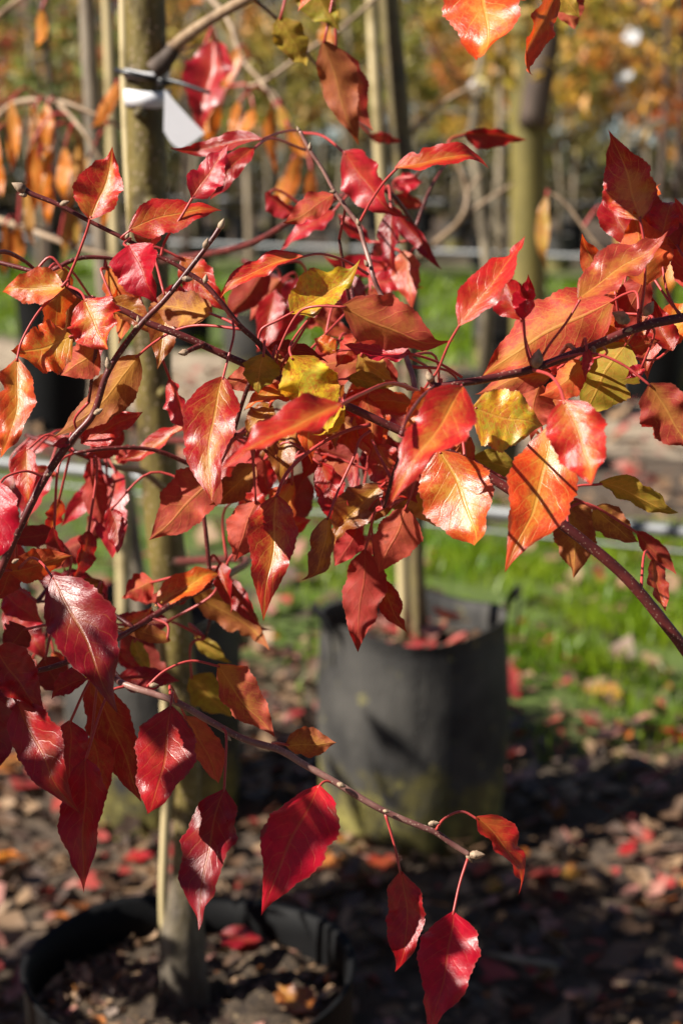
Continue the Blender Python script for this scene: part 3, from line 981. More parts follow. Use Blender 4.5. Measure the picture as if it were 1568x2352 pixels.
class Branch:
    """a leafy thing: an Empty, its stems, and the leaves that grow on them"""
    def __init__(self, root):
        self.root = root
        self.samples = []

    def stem(self, pts, mat=None, name='twig', sides=9, jitter=.012):
        w = [P(x, y, d) for x, y, d, r in pts]
        rad = [r * d / FPX for x, y, d, r in pts]
        tube(name, w, rad, mat or M_TWIG, self.root, None, sides, jitter, 6)
        c = catmull([tuple(p) for p in w], 14)
        self.samples += [Vector(q) for q in c]

    def nearest(self, p):
        return min(self.samples, key=lambda q: (q - p).length_squared)

    def bud(self, x, y, d, ang, size=14, fat=.42):
        """a pointed scaly bud; ang in degrees in the picture, 0 to the right, 90 up"""
        b = P(x, y, d)
        a = math.radians(ang)
        s_ = size * d / FPX
        dirv = Vector((math.cos(a), -.15, math.sin(a))).normalized()
        pts = [b - dirv * s_ * .1, b + dirv * s_ * .35, b + dirv * s_ * .8, b + dirv * s_ * 1.35, b + dirv * s_ * 1.8]
        tube('bud', pts, [s_ * fat * .6, s_ * fat * 1.15, s_ * fat * 1.2, s_ * fat * .7, s_ * .03], M_BUD, self.root, None, 8, .07, 3)

    def leaf(self, pal, bx, by, tx, ty, w, d, dt=0.0, roll=0, side=1, pet=None, seed=None, name='leaf', narrow=False, prad=3.1, mott=None, **kw):
        global LEAFN
        LEAFN += 1
        sd = seed if seed is not None else LEAFN
        g = random.Random(sd * 77 + 5)
        if side > 0 and not narrow:                 # a blade held out to the light
            ln = math.hypot(tx - bx, ty - by) * d / FPX
            dt += -(ty - by) / max(1, math.hypot(tx - bx, ty - by)) * ln * .34
        b, tp = P(bx, by, d), P(tx, ty, d + dt)
        A = tp - b
        view = (EYE - (b + tp) / 2).normalized()
        ax = A.normalized()
        nz = (view - ax * view.dot(ax)).normalized()
        nz = Matrix.Rotation(math.radians(roll + g.uniform(-7, 7)), 3, ax) @ nz
        if side > 0 and abs(roll) < 30:
            hv = (view + SUN).normalized()
            nz = (nz * .34 + hv * .66).normalized()
            nz = (nz - ax * nz.dot(ax)).normalized()
        nz = nz * side
        o = dict(fold=g.uniform(.08, .7), curl=g.uniform(-.09, .1), bend=g.uniform(-.06, .06), twist=g.uniform(-1.0, 1.0),
                 wave=g.uniform(.05, .125), tipcurl=g.uniform(-.6, .5))
        o.update(kw)
        me = leaf_mesh(A, nz, w * .90 * d / FPX, seed=sd, narrow=narrow, mat=M_NARROW if narrow else M_LEAF, **o)
        ob = link(name, me, self.root, b - self.root.location)
        c, al = PAL[pal]
        j = g.uniform(.85, 1.18)
        ob.color = (min(1, c[0] * j), min(1, c[1] * j * g.uniform(.85, 1.2)), c[2] * j, al if mott is None else mott)
        # leaf stalk
        if pet is None:
            q = self.nearest(b)
            dist = (q - b).length
            if dist > 0.075:
                e = b + (q - b) * (0.03 / dist)
                dr = q - e
                tube('twig', [q, q + dr * -.35 + Vector((0, 0, .008)), q + dr * -.7 + Vector((0, 0, .006)), e],
                     [.0016, .0014, .0012, .0010], M_TWIG, self.root, None, 6, .02, 4)
                self.samples += [q.lerp(e, k / 6) for k in range(1, 7)]
                q = e
            mid = (b + q) / 2 - ax * (q - b).length * .22 + Vector((0, 0, .004))
            pts = [b + ax * .002, mid, q]
        else:
            q = self.nearest(P(pet[-1][0], pet[-1][1], d))
            de = (q - EYE).dot(FWD)
            n = len(pet)
            pts = [b + ax * .002] + [P(x, y, d + (de - d) * (k + 1) / n) for k, (x, y) in enumerate(pet)]
        rr = prad * d / FPX
        tube('petiole', pts, [rr] * (len(pts) - 1) + [rr * 1.25], M_STEM_RED, ob, None, 6, 0.0, 5)
        return ob


LEAFN = 0
SHADE_N = 420


def branch(name, at, label, cat):
    return Branch(link(name, None, None, at, label, cat))

# ------------------------------------------------------------------ the near tree, standing in the black pot
tb = PY(430, 2275, 1.75)
near = branch('pear_tree', tb, 'red leaved pear tree with olive brown trunk in the nearest black pot', 'tree')
px_tube('trunk', [(330, -120, 47), (335, 60, 46), (336, 250, 44), (338, 430, 44), (340, 470, 46), (344, 620, 44), (351, 850, 44), (364, 1050, 43),
                  (382, 1250, 42), (398, 1400, 40), (412, 1550, 37), (426, 1720, 33), (431, 1880, 32), (430, 2000, 34), (424, 2085, 42), (420, 2160, 52), (422, 2230, 52), (428, 2310, 60)],
        1.75, M_NEAR, near.root, 20, 0.02)
for sx, sy, sr in ((318, 262, 13), (345, 470, 17), (372, 905, 12), (392, 1392, 16)):
    q = PY(sx, sy, 1.712)
    tube('branch_scar', [q + Vector((0, .02, 0)), q + Vector((0, .004, 0)), q + Vector((-.001, -.003, .001))], [sr * 1.1 * .00044, sr * .00044, sr * .45 * .00044], M_NEAR, near.root, None, 9, .08, 3)
# branch collar and the limb that leaves the trunk at the top
px_tube('branch_collar', [(352, 165, 24), (370, 148, 23), (388, 128, 19), (399, 112, 17)], 1.725, M_TRUNK_DARK, near.root, 12, .05)
near.stem([(362, 165, 1.72, 20), (398, 112, 1.68, 17), (440, 75, 1.60, 14), (500, 35, 1.52, 13), (565, -2, 1.46, 13), (650, -50, 1.36, 12), (760, -75, 1.25, 9), (850, -80, 1.22, 7)], M_TAN_TWIG, 'branch', 10, .03)
near.stem([(385, 1130, 1.68, 9), (330, 1085, 1.48, 8), (255, 1070, 1.28, 7), (150, 1030, 1.22, 6), (60, 1000, 1.24, 5)])
near.stem([(405, 1290, 1.68, 10), (560, 1285, 1.42, 9), (512, 1327, 1.15, 8), (404, 1383, 1.10, 8), (316, 1439, 1.08, 7), (225, 1490, 1.05, 7), (110, 1535, 1.02, 6), (-40, 1560, 1.0, 5)])
near.stem([(372, 600, 1.66, 9), (560, 565, 1.42, 8), (700, 490, 1.32, 7), (860, 430, 1.25, 6), (940, 500, 1.28, 5), (960, 560, 1.3, 4)])
near.stem([(380, 1010, 1.68, 9), (560, 1020, 1.42, 8), (690, 1020, 1.25, 6), (800, 1000, 1.18, 5), (840, 1010, 1.16, 4)])
near.stem([(560, 600, 1.42, 7), (640, 640, 1.34, 6), (760, 690, 1.3, 5), (880, 640, 1.27, 4)])
# the lower twig in focus
near.stem([(225, 1490, 1.05, 7), (265, 1555, 1.0, 8), (300, 1577, .985, 8), (400, 1610, .98, 8), (480, 1655, .975, 8), (560, 1697, .97, 8), (640, 1722, .97, 8),
           (700, 1757, .97, 8), (770, 1797, .97, 8), (870, 1857, .97, 7.5), (960, 1896, .97, 7), (1000, 1912, .97, 7), (1040, 1940, .97, 6.5), (1078, 1964, .97, 6)], M_TWIG_PALE)
for q in ((1078, 1964, .97, 5, 20), (1072, 1962, .97, -60, 13), (985, 1893, .965, 10, 14), (775, 1800, .965, -20, 12), (880, 1862, .965, -10, 9), (518, 1690, .965, -40, 10), (345, 1575, .98, 10, 12)):
    near.bud(*q)
L = near.leaf
# blurred leaves between the trunk and the twigs in focus
L('P', 268, 1082, 267, 1293, 100, 1.24, -.02, 15, 1, wave=.05, fold=.3)
L('P', 250, 1090, 141, 1214, 62, 1.24, .0, -25)
L('M', 262, 1110, 205, 1262, 90, 1.3, .02, 20, -1)
L('P', 112, 1085, 55, 1216, 78, 1.2, .0, 10)
L('D', 140, 1000, 18, 1062, 48, 1.28, .0, 40)
L('D', 285, 992, 196, 1055, 62, 1.16, .0, 20, -1)
L('R', 440, 968, 272, 1072, 58, 1.10, .02, 50, 1, fold=.5)
L('P', 300, 1055, 268, 1030, 60, 1.2, .0, 0, -1)
L('P', 12, 1362, 98, 1428, 82, 1.14, .0, -15)
L('M', 130, 1225, 12, 1245, 60, 1.1, .0, 20, -1)
L('S', 212, 1352, 140, 1305, 46, 1.2, .0, 30, -1)
L('D', 215, 1328, 252, 1425, 70, 1.2, .0, 10)
L('O', 357, 1392, 512, 1298, 88, 1.10, .01, -38, 1, fold=.55, curl=.07, mott=.9)
L('R', 352, 1335, 276, 1372, 80, 1.14, .0, 20, -1)
L('O', 285, 1440, 352, 1398, 42, 1.12, .0, -30)
L('B', 392, 1472, 268, 1446, 46, 1.08, .0, 20, -1)
L('B', 440, 1362, 628, 1480, 92, 1.18, .0, 25, -1)
L('D', 460, 1345, 625, 1460, 60, 1.22, .0, 60)
L('D', 268, 1492, 326, 1544, 40, 1.2, .0, 0)
L('G', 436, 1555, 530, 1652, 95, 1.2, .0, 20, -1)
L('G', 448, 1462, 532, 1525, 42, 1.24, .0, 10, -1)
L('G', 305, 1470, 345, 1545, 40, 1.2, .0, -20)
L('D', 505, 1290, 545, 1410, 60, 1.12, .0, 40, 1, wave=.09)
L('D', 530, 1330, 600, 1440, 55, 1.15, .0, 20)
# upper blurred cluster
L('D', 602, 320, 404, 362, 60, 1.10, .02, 35, 1, pet=[(650, 303), (687, 299)])
L('D', 582, 340, 482, 467, 66, 1.10, .0, -20, 1, pet=[(625, 318), (700, 345)])
L('P', 790, 348, 908, 505, 118, 1.15, .0, 30, 1, pet=[(740, 312), (690, 305)])
L('M', 895, 470, 1006, 622, 46, 1.25, .0, 30)
L('R', 765, 446, 653, 522, 70, 1.08, .0, 20, -1)
L('P', 768, 485, 645, 580, 60, 1.25, .0, 35)
L('D', 1065, 308, 1210, 322, 60, 1.35, .0, 30)
L('D', 850, 312, 922, 326, 32, 1.5, .0, 30)
L('C', 905, 430, 972, 415, 50, 1.4, .0, 0)
L('D', 900, 455, 978, 470, 46, 1.4, .0, 30, -1)
L('P', 905, 610, 742, 605, 60, 1.3, .0, 20)
L('S', 645, 640, 574, 738, 70, 1.3, .0, 0, -1)
L('M', 690, 640, 648, 722, 52, 1.3, .0, 0)
L('P', 850, 650, 955, 645, 60, 1.25, .0, 0)
L('D', 870, 600, 965, 670, 55, 1.3, .0, 30, -1)
L('P', 700, 700, 620, 790, 60, 1.3, .0, 10)
L('D', 790, 700, 690, 760, 58, 1.3, .0, 20, -1)
L('D', 850, 560, 780, 480, 50, 1.3, .0, 40)
L('S', 720, 730, 820, 775, 45, 1.28, .0, 30)
# behind the middle of the picture
L('S', 790, 1030, 722, 1142, 92, 1.15, .0, 15, -1)
L('D', 700, 1000, 672, 1060, 60, 1.2, .0, 0, -1)
L('P', 806, 1015, 816, 1172, 38, 1.2, .0, 30)
L('M', 700, 1085, 645, 1235, 92, 1.2, .0, 0, -1)
L('R', 640, 1215, 715, 1190, 48, 1.14, .0, 20)
L('D', 640, 1130, 665, 1270, 85, 1.16, .0, 10, -1)
L('M', 880, 1020, 830, 1090, 60, 1.2, .0, 0)
L('D', 990, 1010, 930, 960, 60, 1.18, .0, 10, -1)
# hanging from the branch at the top
L('G', 640, 40, 700, 162, 88, 1.26, .0, -20, -1, mott=.15)
L('B', 742, 92, 816, 325, 96, 1.2, .0, 10, -1, mott=.2)
L('S', 770, 110, 838, 305, 92, 1.24, .02, -35, -1)
L('G', 702, -60, 782, 66, 92, 1.2, .0, -25, -1)
L('O', 742, -60, 683, 24, 48, 1.1, .0, 0)
L('P', 492, 92, 442, 292, 124, 1.86, .0, 5)
L('D', 500, 95, 480, 240, 70, 1.9, .0, 20)
# leaves of the lower twig
L('M', 121, 1323, 259, 1624, 165, .93, -.012, -18, 1, pet=[(95, 1292), (70, 1282), (45, 1305)], fold=.22, curl=.02, tipcurl=-.25, mott=.1)
L('D', -8, 1490, 92, 1632, 125, .96, -.01, -15, 1)
L('D', 40, 1612, 152, 1856, 130, .95, -.01, 12, 1, fold=.4)
L('D', 160, 1655, 152, 1815, 105, 1.0, .0, 0, 1)
L('D', 196, 1742, 190, 2050, 122, .97, -.01, 15, 1, fold=.45, wave=.07)
L('R', 210, 1690, 226, 1862, 84, 1.02, .0, 20, -1)
L('D', 206, 1560, 316, 1852, 122, 1.03, .0, 10, -1, mott=.3)
L('D', 392, 1622, 343, 1887, 150, .95, -.03, -22, 1, pet=[(398, 1590), (405, 1612)], fold=.2, mott=.05)
L('S', 425, 1645, 503, 1818, 95, 1.03, .02, 10, -1)
L('M', 516, 1813, 462, 2142, 140, .95, -.01, 5, 1, pet=[(518, 1760), (520, 1690), (512, 1672)], fold=.3, mott=.05)
L('C', 732, 1804, 597, 2090, 175, .965, -.02, -14, 1, pet=[(745, 1795), (768, 1797)], fold=.12, wave=.045, mott=.04)
L('D', 920, 2001, 922, 2238, 104, .97, .0, 12, 1, pet=[(905, 1940), (884, 1868)], mott=.05)
L('C', 1041, 2095, 978, 2372, 148, .955, -.025, -20, 1, pet=[(1055, 2030), (1075, 1968)], fold=.25, seed=901, mott=.0)
L('R', 1093, 1876, 1215, 2044, 96, .96, .01, -42, 1, pet=[(1060, 1864), (1020, 1880), (1000, 1908)], fold=.5, bend=-.05, mott=.25)
L('B', 655, 1712, 772, 1704, 82, 1.0, .0, 25, -1, fold=.5)
L('S', 500, 1525, 638, 1686, 105, .99, .0, 30, -1, pet=[(440, 1518), (380, 1540), (338, 1578)], fold=.35, mott=.6)
L('D', 200, 1560, 114, 1598, 66, .99, .0, 20)
L('M', 60, 1440, 10, 1500, 80, 1.05, .0, 0, -1)
L('M', 20, 1570, 5, 1720, 100, 1.04, .0, 0)
L('M', 100, 1510, 150, 1600, 90, 1.08, .0, 0, -1)
L('M', -30, 1600, -10, 1790, 110, 1.0, .0, 10)

# filling the depth of the crown
for (x0, x1, y0, y1, d0, d1, n_, pals) in ((540, 900, 880, 1260, 1.08, 1.3, 16, 'DPRMSB'), (-20, 330, 1000, 1560, 1.05, 1.25, 16, 'DPDMRD'), (600, 960, 420, 760, 1.2, 1.4, 9, 'DPSM'), (180, 520, 1330, 1560, 1.1, 1.3, 7, 'DBMG'), (520, 960, 760, 990, 1.02, 1.12, 12, 'ROSDBP')):
    for _i in range(n_):
        bx_, by_ = rnd.uniform(x0, x1), rnd.uniform(y0, y1)
        an_, ln_ = rnd.gauss(1.5, .75), rnd.uniform(95, 175)
        L(rnd.choice(pals), bx_, by_, bx_ + math.cos(an_) * ln_, by_ + math.sin(an_) * ln_, ln_ * rnd.uniform(.45, .62), rnd.uniform(d0, d1), 0, rnd.uniform(-45, 45), rnd.choice([1, -1]))

# tag, tie and stake on the near trunk
tc_ = PY(338, 205, 1.75)
rt = 46 * (tc_ - EYE).dot(FWD) / FPX
t = link('paper_tag', None, None, tc_, 'white paper tag looped around the near trunk, its tail hanging right', 'tag')
nn = 40
for z0, z1, sl in ((.0095, .0175, .002), (-.0175, -.0015, .0015)):
    V = []
    for k in range(nn + 1):
        a = math.radians(-205 + 240 * k / nn)
        for zz in (z0, z1):
            V.append((math.cos(a) * (rt + .003), math.sin(a) * (rt + .003), zz + sl * math.sin(a * 2 + 1)))
    F = [(2 * k, 2 * k + 2, 2 * k + 3, 2 * k + 1) for k in range(nn)]
    o = link('tag_loop', mesh('tag_loop', V, F, M_TAG), t)
    md = o.modifiers.new('thickness', 'SOLIDIFY'); md.thickness = .0006
top_ = [PY(378, 205, 1.69), PY(408, 240, 1.69), PY(440, 275, 1.69), PY(471, 306, 1.69)]
bot_ = [PY(376, 300, 1.69), PY(388, 322, 1.69), PY(400, 335, 1.69), PY(416, 345, 1.69)]
V = [q - tc_ for pr in zip(top_, bot_) for q in pr]
F = [(2 * k, 2 * k + 1, 2 * k + 3, 2 * k + 2) for k in range(3)]
o = link('tag_tail', mesh('tag_tail', V, F, M_TAG, smooth=False), t)
md = o.modifiers.new('thickness', 'SOLIDIFY'); md.thickness = .0006
t = link('cable_tie', None, None, tc_ + Vector((0, 0, .012)), 'black plastic tie around the near trunk and its stake', 'tie')
pts = [tc_ + Vector((math.cos(a) * (rt + .006) - .004, math.sin(a) * (rt + .006), .012 - .006 * math.cos(a))) for a in np.linspace(0, 2 * math.pi, 26)]
tube('tie_loop', pts, [.0028] * 26, M_TIE, t, None, 6, 0.05, 2)
tube('tie_tail', [PY(376, 186, 1.70), PY(395, 186, 1.69), PY(430, 196, 1.68), PY(482, 214, 1.67)], [.0048, .0028, .0022, .0018], M_TIE, t, None, 6, .05, 4)
tube('tie_head', [PY(372, 180, 1.695), PY(374, 198, 1.695)], [.0055, .0055], M_TIE, t, None, 6, .08, 3)
px_tube('wooden_stake', [(284, -120, 13), (292, 300, 12), (318, 700, 12), (345, 1100, 11), (372, 1500, 11), (384, 1750, 11), (378, 1950, 11), (375, 2080, 11), (386, 2300, 12)], 1.79, M_STAKE, None, 10,
        label='cream stake tied to the near trunk with the black tie', cat='stake')

# ------------------------------------------------------------------ the long branch across the picture
b = branch('pear_branch', P(1700, 1640, 1.0), 'long dark red branch crossing from lower right to upper left with orange red leaves', 'branch')
b.stem([(1720, 1690, 1.0, 15), (1600, 1530, 1.0, 14), (1540, 1450, .995, 13.5), (1440, 1330, .99, 13), (1330, 1235, .985, 12.5), (1240, 1172, .985, 12), (1130, 1100, .985, 11), (1030, 1040, .985, 10.5),
        (909, 985, .985, 10), (800, 934, .98, 9.5), (690, 885, .975, 9), (600, 850, .975, 9), (535, 824, .97, 8.5), (420, 772, .965, 8.5), (340, 742, .965, 8), (280, 712, .965, 7.5),
        (190, 682, .965, 7), (152, 655, .965, 6), (90, 628, .97, 5.5), (0, 603, .975, 5), (-60, 590, .98, 4.5)], None, 'stem', 12, .02)
# shoot to the upper left
b.stem([(640, 858, .975, 8), (596, 790, .97, 7), (551, 748, .965, 6.5), (505, 691, .96, 6), (471, 653, .96, 6), (430, 625, .96, 5.5), (400, 606, .96, 5), (340, 577, .96, 5),
        (290, 550, .96, 5), (210, 510, .96, 5), (130, 468, .96, 5.5), (75, 446, .96, 6), (58, 436, .96, 7)])
b.bud(60, 438, .96, 150, 20, .45); b.bud(62, 448, .96, 175, 10, .5); b.bud(140, 470, .955, 20, 13)
b.bud(290, 548, .955, 60, 9); b.bud(471, 650, .955, 80, 12); b.bud(320, 742, .96, 100, 10)
b.stem([(470, 790, .965, 7), (445, 800, .96, 6), (425, 810, .955, 5)]); b.bud(432, 808, .955, 190, 13, .5)
# shoot upwards in the middle
b.stem([(955, 1003, .985, 8), (951, 885, 1.0, 7), (935, 830, 1.02, 6.5), (912, 769, 1.03, 6), (880, 690, 1.05, 5.5), (858, 640, 1.05, 5.5), (848, 600, 1.055, 5.5), (835, 558, 1.06, 5), (823, 517, 1.06, 5),
        (798, 482, 1.06, 5), (768, 440, 1.06, 4.5), (742, 392, 1.06, 4.5), (712, 345, 1.06, 4.5), (688, 300, 1.06, 4.5)], M_TWIG_PALE)
b.bud(688, 302, 1.06, 120, 8); b.bud(825, 518, 1.055, 110, 10); b.bud(770, 442, 1.055, 170, 8); b.bud(845, 612, 1.05, 120, 10); b.bud(712, 345, 1.055, 90, 10)
L = b.leaf
L('R', 207, 504, 263, 346, 120, .955, -.005, 28, 1, pet=[(200, 530), (178, 590), (155, 645)], fold=.55, mott=.6)
L('R', 296, 528, 510, 476, 104, .955, .005, -12, 1, pet=[(280, 545), (287, 550)], fold=.15, mott=.45, wave=.05)
L('M', 335, 572, 352, 463, 82, .985, .0, 20, -1, mott=.4)
L('C', 297, 563, 353, 692, 135, .94, .0, 22, 1, pet=[(285, 560), (300, 548)], fold=.5, seed=910, mott=.02)
L('O', 149, 660, -4, 658, 100, .96, .005, 22, 1, fold=.4, curl=-.05)
L('R', 195, 687, 257, 812, 138, .94, -.005, -5, 1, pet=[(185, 670), (152, 655)], fold=.25, mott=.65)
L('O', 166, 772, 24, 812, 138, .965, -.01, -14, 1, pet=[(185, 762), (215, 700)], mott=.95, fold=.2)
L('O', 40, 822, 3, 1058, 92, .945, -.01, -25, 1, pet=[(52, 780), (90, 715), (135, 672)], mott=.6, fold=.45)
L('S', 226, 802, 140, 862, 98, .985, .01, 15, -1, mott=.6)
L('B', 318, 816, 134, 1003, 112, 1.0, .02, 20, -1, pet=[(350, 790), (400, 760), (460, 747), (560, 757)], mott=.7, fold=.35)
L('R', 186, 1018, 330, 950, 82, 1.02, .0, 20, 1, mott=.1)
L('B', 487, 720, 342, 694, 108, .99, .02, 25, -1, pet=[(520, 735), (560, 755)], mott=.9)
L('R', 695, 588, 493, 675, 74, .975, .0, 48, 1, pet=[(735, 583), (790, 598), (845, 630)], fold=.6, wave=.09, twist=.5, mott=.5)
L('Y', 668, 720, 825, 630, 125, .965, .01, -35, 1, pet=[(640, 735), (602, 755), (592, 785)], fold=.65, curl=-.06, mott=.8, seed=77)
L('S', 787, 702, 1032, 802, 150, .955, -.005, 22, -1, pet=[(720, 704), (680, 725), (640, 805), (635, 855)], fold=.3, curl=.02, bend=-.06, mott=.45)
L('P', 942, 811, 790, 792, 78, .97, .01, 40, 1, pet=[(1000, 830), (1060, 866)], fold=.5, wave=.12, mott=.05)
L('M', 612, 800, 758, 822, 62, 1.0, .0, 30, 1)
L('O', 770, 810, 720, 778, 50, 1.02, .0, 20)
L('T', 822, 815, 900, 876, 74, 1.02, .0, 15, -1, mott=.9)
L('G', 795, 868, 905, 892, 46, 1.0, .0, 25, -1)
L('O', 690, 902, 556, 935, 60, .99, .0, 30)
L('B', 625, 930, 560, 990, 72, 1.0, .0, 10)
L('S', 622, 848, 508, 885, 78, 1.0, .0, 15, -1)
L('G', 607, 812, 589, 903, 98, .96, .0, 15, -1, mott=.6, fold=.3)
L('B', 640, 812, 625, 890, 60, .985, .0, 40, -1)
L('Y', 668, 818, 758, 992, 150, .95, .0, 18, -1, pet=[(665, 800), (680, 770), (710, 735), (640, 850)], fold=.35, mott=.05, twist=.2, bend=.05, seed=33)
L('Y', 790, 930, 733, 1010, 50, .97, .0, 50, -1, mott=.6)
L('D', 512, 865, 489, 1160, 142, .945, -.015, -14, 1, pet=[(522, 830), (537, 770), (535, 735), (545, 745)], fold=.3, wave=.08, mott=.55, curl=.02)
L('S', 502, 1080, 346, 1240, 140, 1.03, .01, 8, -1, mott=.35, fold=.2)
L('B', 586, 1065, 490, 1168, 82, 1.04, .0, 20, -1)
L('R', 634, 1136, 600, 1414, 120, .955, -.005, -28, 1, pet=[(660, 1085), (720, 1030), (790, 992), (850, 975)], fold=.45, mott=.6, prad=4.2)
L('S', 590, 1150, 540, 1292, 112, 1.03, .0, 10, -1, mott=.05)
L('B', 754, 1187, 716, 1348, 84, .96, .0, 42, 1, pet=[(775, 1130), (812, 1050), (826, 1010), (850, 990)], fold=.6, mott=.8)
L('S', 932, 1166, 862, 1316, 116, 1.0, .0, 15, -1, pet=[(945, 1130), (960, 1060), (965, 1015)], mott=.1)
L('D', 838, 1262, 811, 1502, 108, 1.02, .0, 5, -1, mott=.02)
L('D', 862, 1322, 929, 1458, 68, 1.03, .0, 20, -1, mott=.3)
L('C', 822, 1208, 768, 1300, 72, 1.04, .0, 0, -1)
L('B', 900, 1168, 756, 1198, 56, 1.05, .0, 20, -1)
L('T', 962, 1120, 1000, 1210, 90, 1.04, .0, 20, -1, mott=.9)
L('O', 1008, 1034, 1102, 1272, 185, .935, -.012, -10, 1, pet=[(1000, 1015), (985, 1018)], fold=.12, mott=.85, seed=21)
L('O', 1262, 976, 1154, 1279, 172, .915, -.02, -18, 1, pet=[(1275, 1050), (1290, 1130), (1262, 1172)], fold=.28, mott=.65, seed=42)
L('Y', 1085, 936, 1249, 970, 168, .925, .0, -12, 1, pet=[(1060, 935), (1040, 960), (1020, 1025)], fold=.2, bend=.04, mott=.55, seed=54)
L('B', 1300, 1165, 1316, 1328, 112, 1.05, .0, 5, -1, mott=.5)
L('B', 1290, 1155, 1366, 1255, 96, 1.07, .0, 15, -1)
L('B', 1362, 1165, 1462, 1255, 84, 1.03, .0, 10, -1, mott=.7)
L('G', 1375, 1108, 1551, 1200, 82, 1.0, .0, 35, -1, mott=.9, fold=.5)
L('D', 1460, 1220, 1556, 1314, 52, 1.03, .0, 30, -1)
L('S', 1500, 1280, 1524, 1408, 58, 1.03, .0, -35, 1)
# more leaves behind, deeper along the branch
for (x0, x1, y0, y1, d0, d1, n_, pals) in ((110, 500, 580, 930, 1.0, 1.1, 11, 'ROSDPB'), (560, 1000, 840, 1120, 1.02, 1.12, 12, 'ROSDBP'), (960, 1300, 850, 1090, 1.0, 1.08, 7, 'OSRG')):
    for _i in range(n_):
        bx_, by_ = rnd.uniform(x0, x1), rnd.uniform(y0, y1)
        an_, ln_ = rnd.gauss(1.6, .8), rnd.uniform(110, 210)
        L(rnd.choice(pals), bx_, by_, bx_ + math.cos(an_) * ln_, by_ + math.sin(an_) * ln_, ln_ * rnd.uniform(.48, .62), rnd.uniform(d0, d1), 0, rnd.uniform(-50, 50), rnd.choice([1, -1]))
# blurred leaf and its stalk closest to the camera
L('R', 784, 928, 504, 1078, 108, .80, -.01, 38, 1, pet=[(830, 905), (900, 880), (975, 905)], fold=.5, mott=.35, prad=5)
L('R', 906, 386, 1122, 343, 84, 1.04, .0, -40, 1, pet=[(880, 420), (850, 465), (824, 514)], fold=.6, wave=.06, mott=.35)
L('P', 441, 455, 525, 338, 92, .955, .0, 25, 1, pet=[(415, 500), (380, 552), (370, 590)], fold=.35, mott=.12)

# ------------------------------------------------------------------ shoot rising at the left edge
a_ = branch('pear_tree', Vector((-.62, 1.0, 0)), 'pear tree at the left edge sending one slanting dark red shoot into view', 'tree')
tube('trunk', [Vector((-.62, 1.0, 0)), Vector((-.61, .99, .5)), Vector((-.62, .98, 1.2)), Vector((-.6, .97, 2.1))], [.024, .02, .017, .008], M_TRUNK, a_.root, None, 10, .02)
tube('branch', [Vector((-.615, .985, .8)), Vector((-.45, .98, .95)), Vector((-.3, .97, 1.1)), P(-80, 1480, .955)], [.009, .006, .004, .0025], M_TWIG, a_.root, None, 8, .02)
V, F = crown_geo(SHADE_N, 1, 1, 1, 321, 60)
V = V.reshape(-1, 4, 3)
ctr_ = V[:, :1].copy()
V = (ctr_ * np.array([.2, .34, .26]) + (V - ctr_) * .075 + np.array([-.02, -.2, 1.33])).reshape(-1, 3)
o = link('crown', mesh('crown', V, F, M_CROWN, smooth=False), a_.root)  # crown out of view, shaped to shade the lower left leaves
o.color = (.5, .03, .03, 1)
a_.stem([(-80, 1480, .955, 10), (0, 1312, .95, 9.5), (60, 1182, .945, 9), (105, 1096, .945, 9), (165, 1010, .94, 8.5), (215, 950, .94, 8), (250, 850, .935, 7.5), (318, 752, .935, 7),
         (380, 687, .93, 6.5), (440, 612, .93, 6), (486, 551, .93, 5.5), (505, 523, .93, 6)], None, 'stem', 12, .02)
for q in ((504, 526, .93, 65, 15), (470, 570, .925, 70, 14), (320, 748, .93, 200, 8), (250, 846, .93, 95, 15), (218, 950, .935, 30, 13), (108, 1092, .94, 30, 9), (30, 1292, .94, 30, 10), (420, 640, .925, -5, 14)):
    a_.bud(*q)
L = a_.leaf
L('C', -2, 1108, -8, 1308, 108, .93, .0, -15, 1, pet=[(15, 1095), (60, 1082), (105, 1096)], mott=.0, fold=.25)
L('O', 20, 1312, 163, 1268, 88, .99, .01, 25, -1, mott=.4, fold=.4)
L('D', 165, 1012, 120, 1024, 28, .94, .0, 20)
L('D', 40, 1285, -10, 1390, 80, 1.0, .02, 0, -1)

# ------------------------------------------------------------------ branch coming in from the right
c_ = branch('pear_spur_branch', P(1760, 690, .93), 'dark knobbly branch from the right edge with large orange red leaves', 'branch')
c_.stem([(1760, 690, .94, 12), (1640, 715, .93, 11.5), (1568, 729, .925, 11), (1466, 752, .92, 10.5), (1350, 799, .915, 10), (1230, 845, .91, 9.5), (1130, 868, .905, 9), (1056, 880, .90, 8.5), (1000, 886, .90, 8), (988, 868, .90, 9)], None, 'stem', 12, .03)
for q in ((990, 875, .898, 115, 14, .55), (1228, 842, .905, 80, 24, .5), (1440, 738, .915, 150, 24, .5), (1480, 722, .915, 60, 20, .5), (1450, 755, .91, 200, 10), (1360, 796, .91, -70, 10)):
    c_.bud(*q)
L = c_.leaf
L('R', 1470, 505, 1412, 314, 140, .915, .0, -15, 1, pet=[(1478, 560), (1480, 640), (1470, 720)], fold=.3, wave=.09, mott=.55, tipcurl=.4)
L('D', 1556, 570, 1472, 420, 120, .945, .0, 15, -1)
L('R', 1512, 552, 1538, 448, 84, .93, .0, 10, 1, mott=.3)
L('O', 1481, 655, 1452, 488, 138, .925, .0, 5, -1, pet=[(1475, 690), (1468, 730)], mott=.55)
L('R', 1600, 690, 1552, 450, 110, .96, .0, 20, -1)
L('S', 1327, 687, 1536, 556, 120, .90, -.005, -28, 1, pet=[(1300, 740), (1262, 790), (1238, 830)], fold=.45, mott=.45)
L('R', 1053, 748, 1208, 551, 112, .885, .0, -35, 1, pet=[(1030, 790), (1005, 850), (990, 870)], fold=.55, wave=.07, mott=.25)
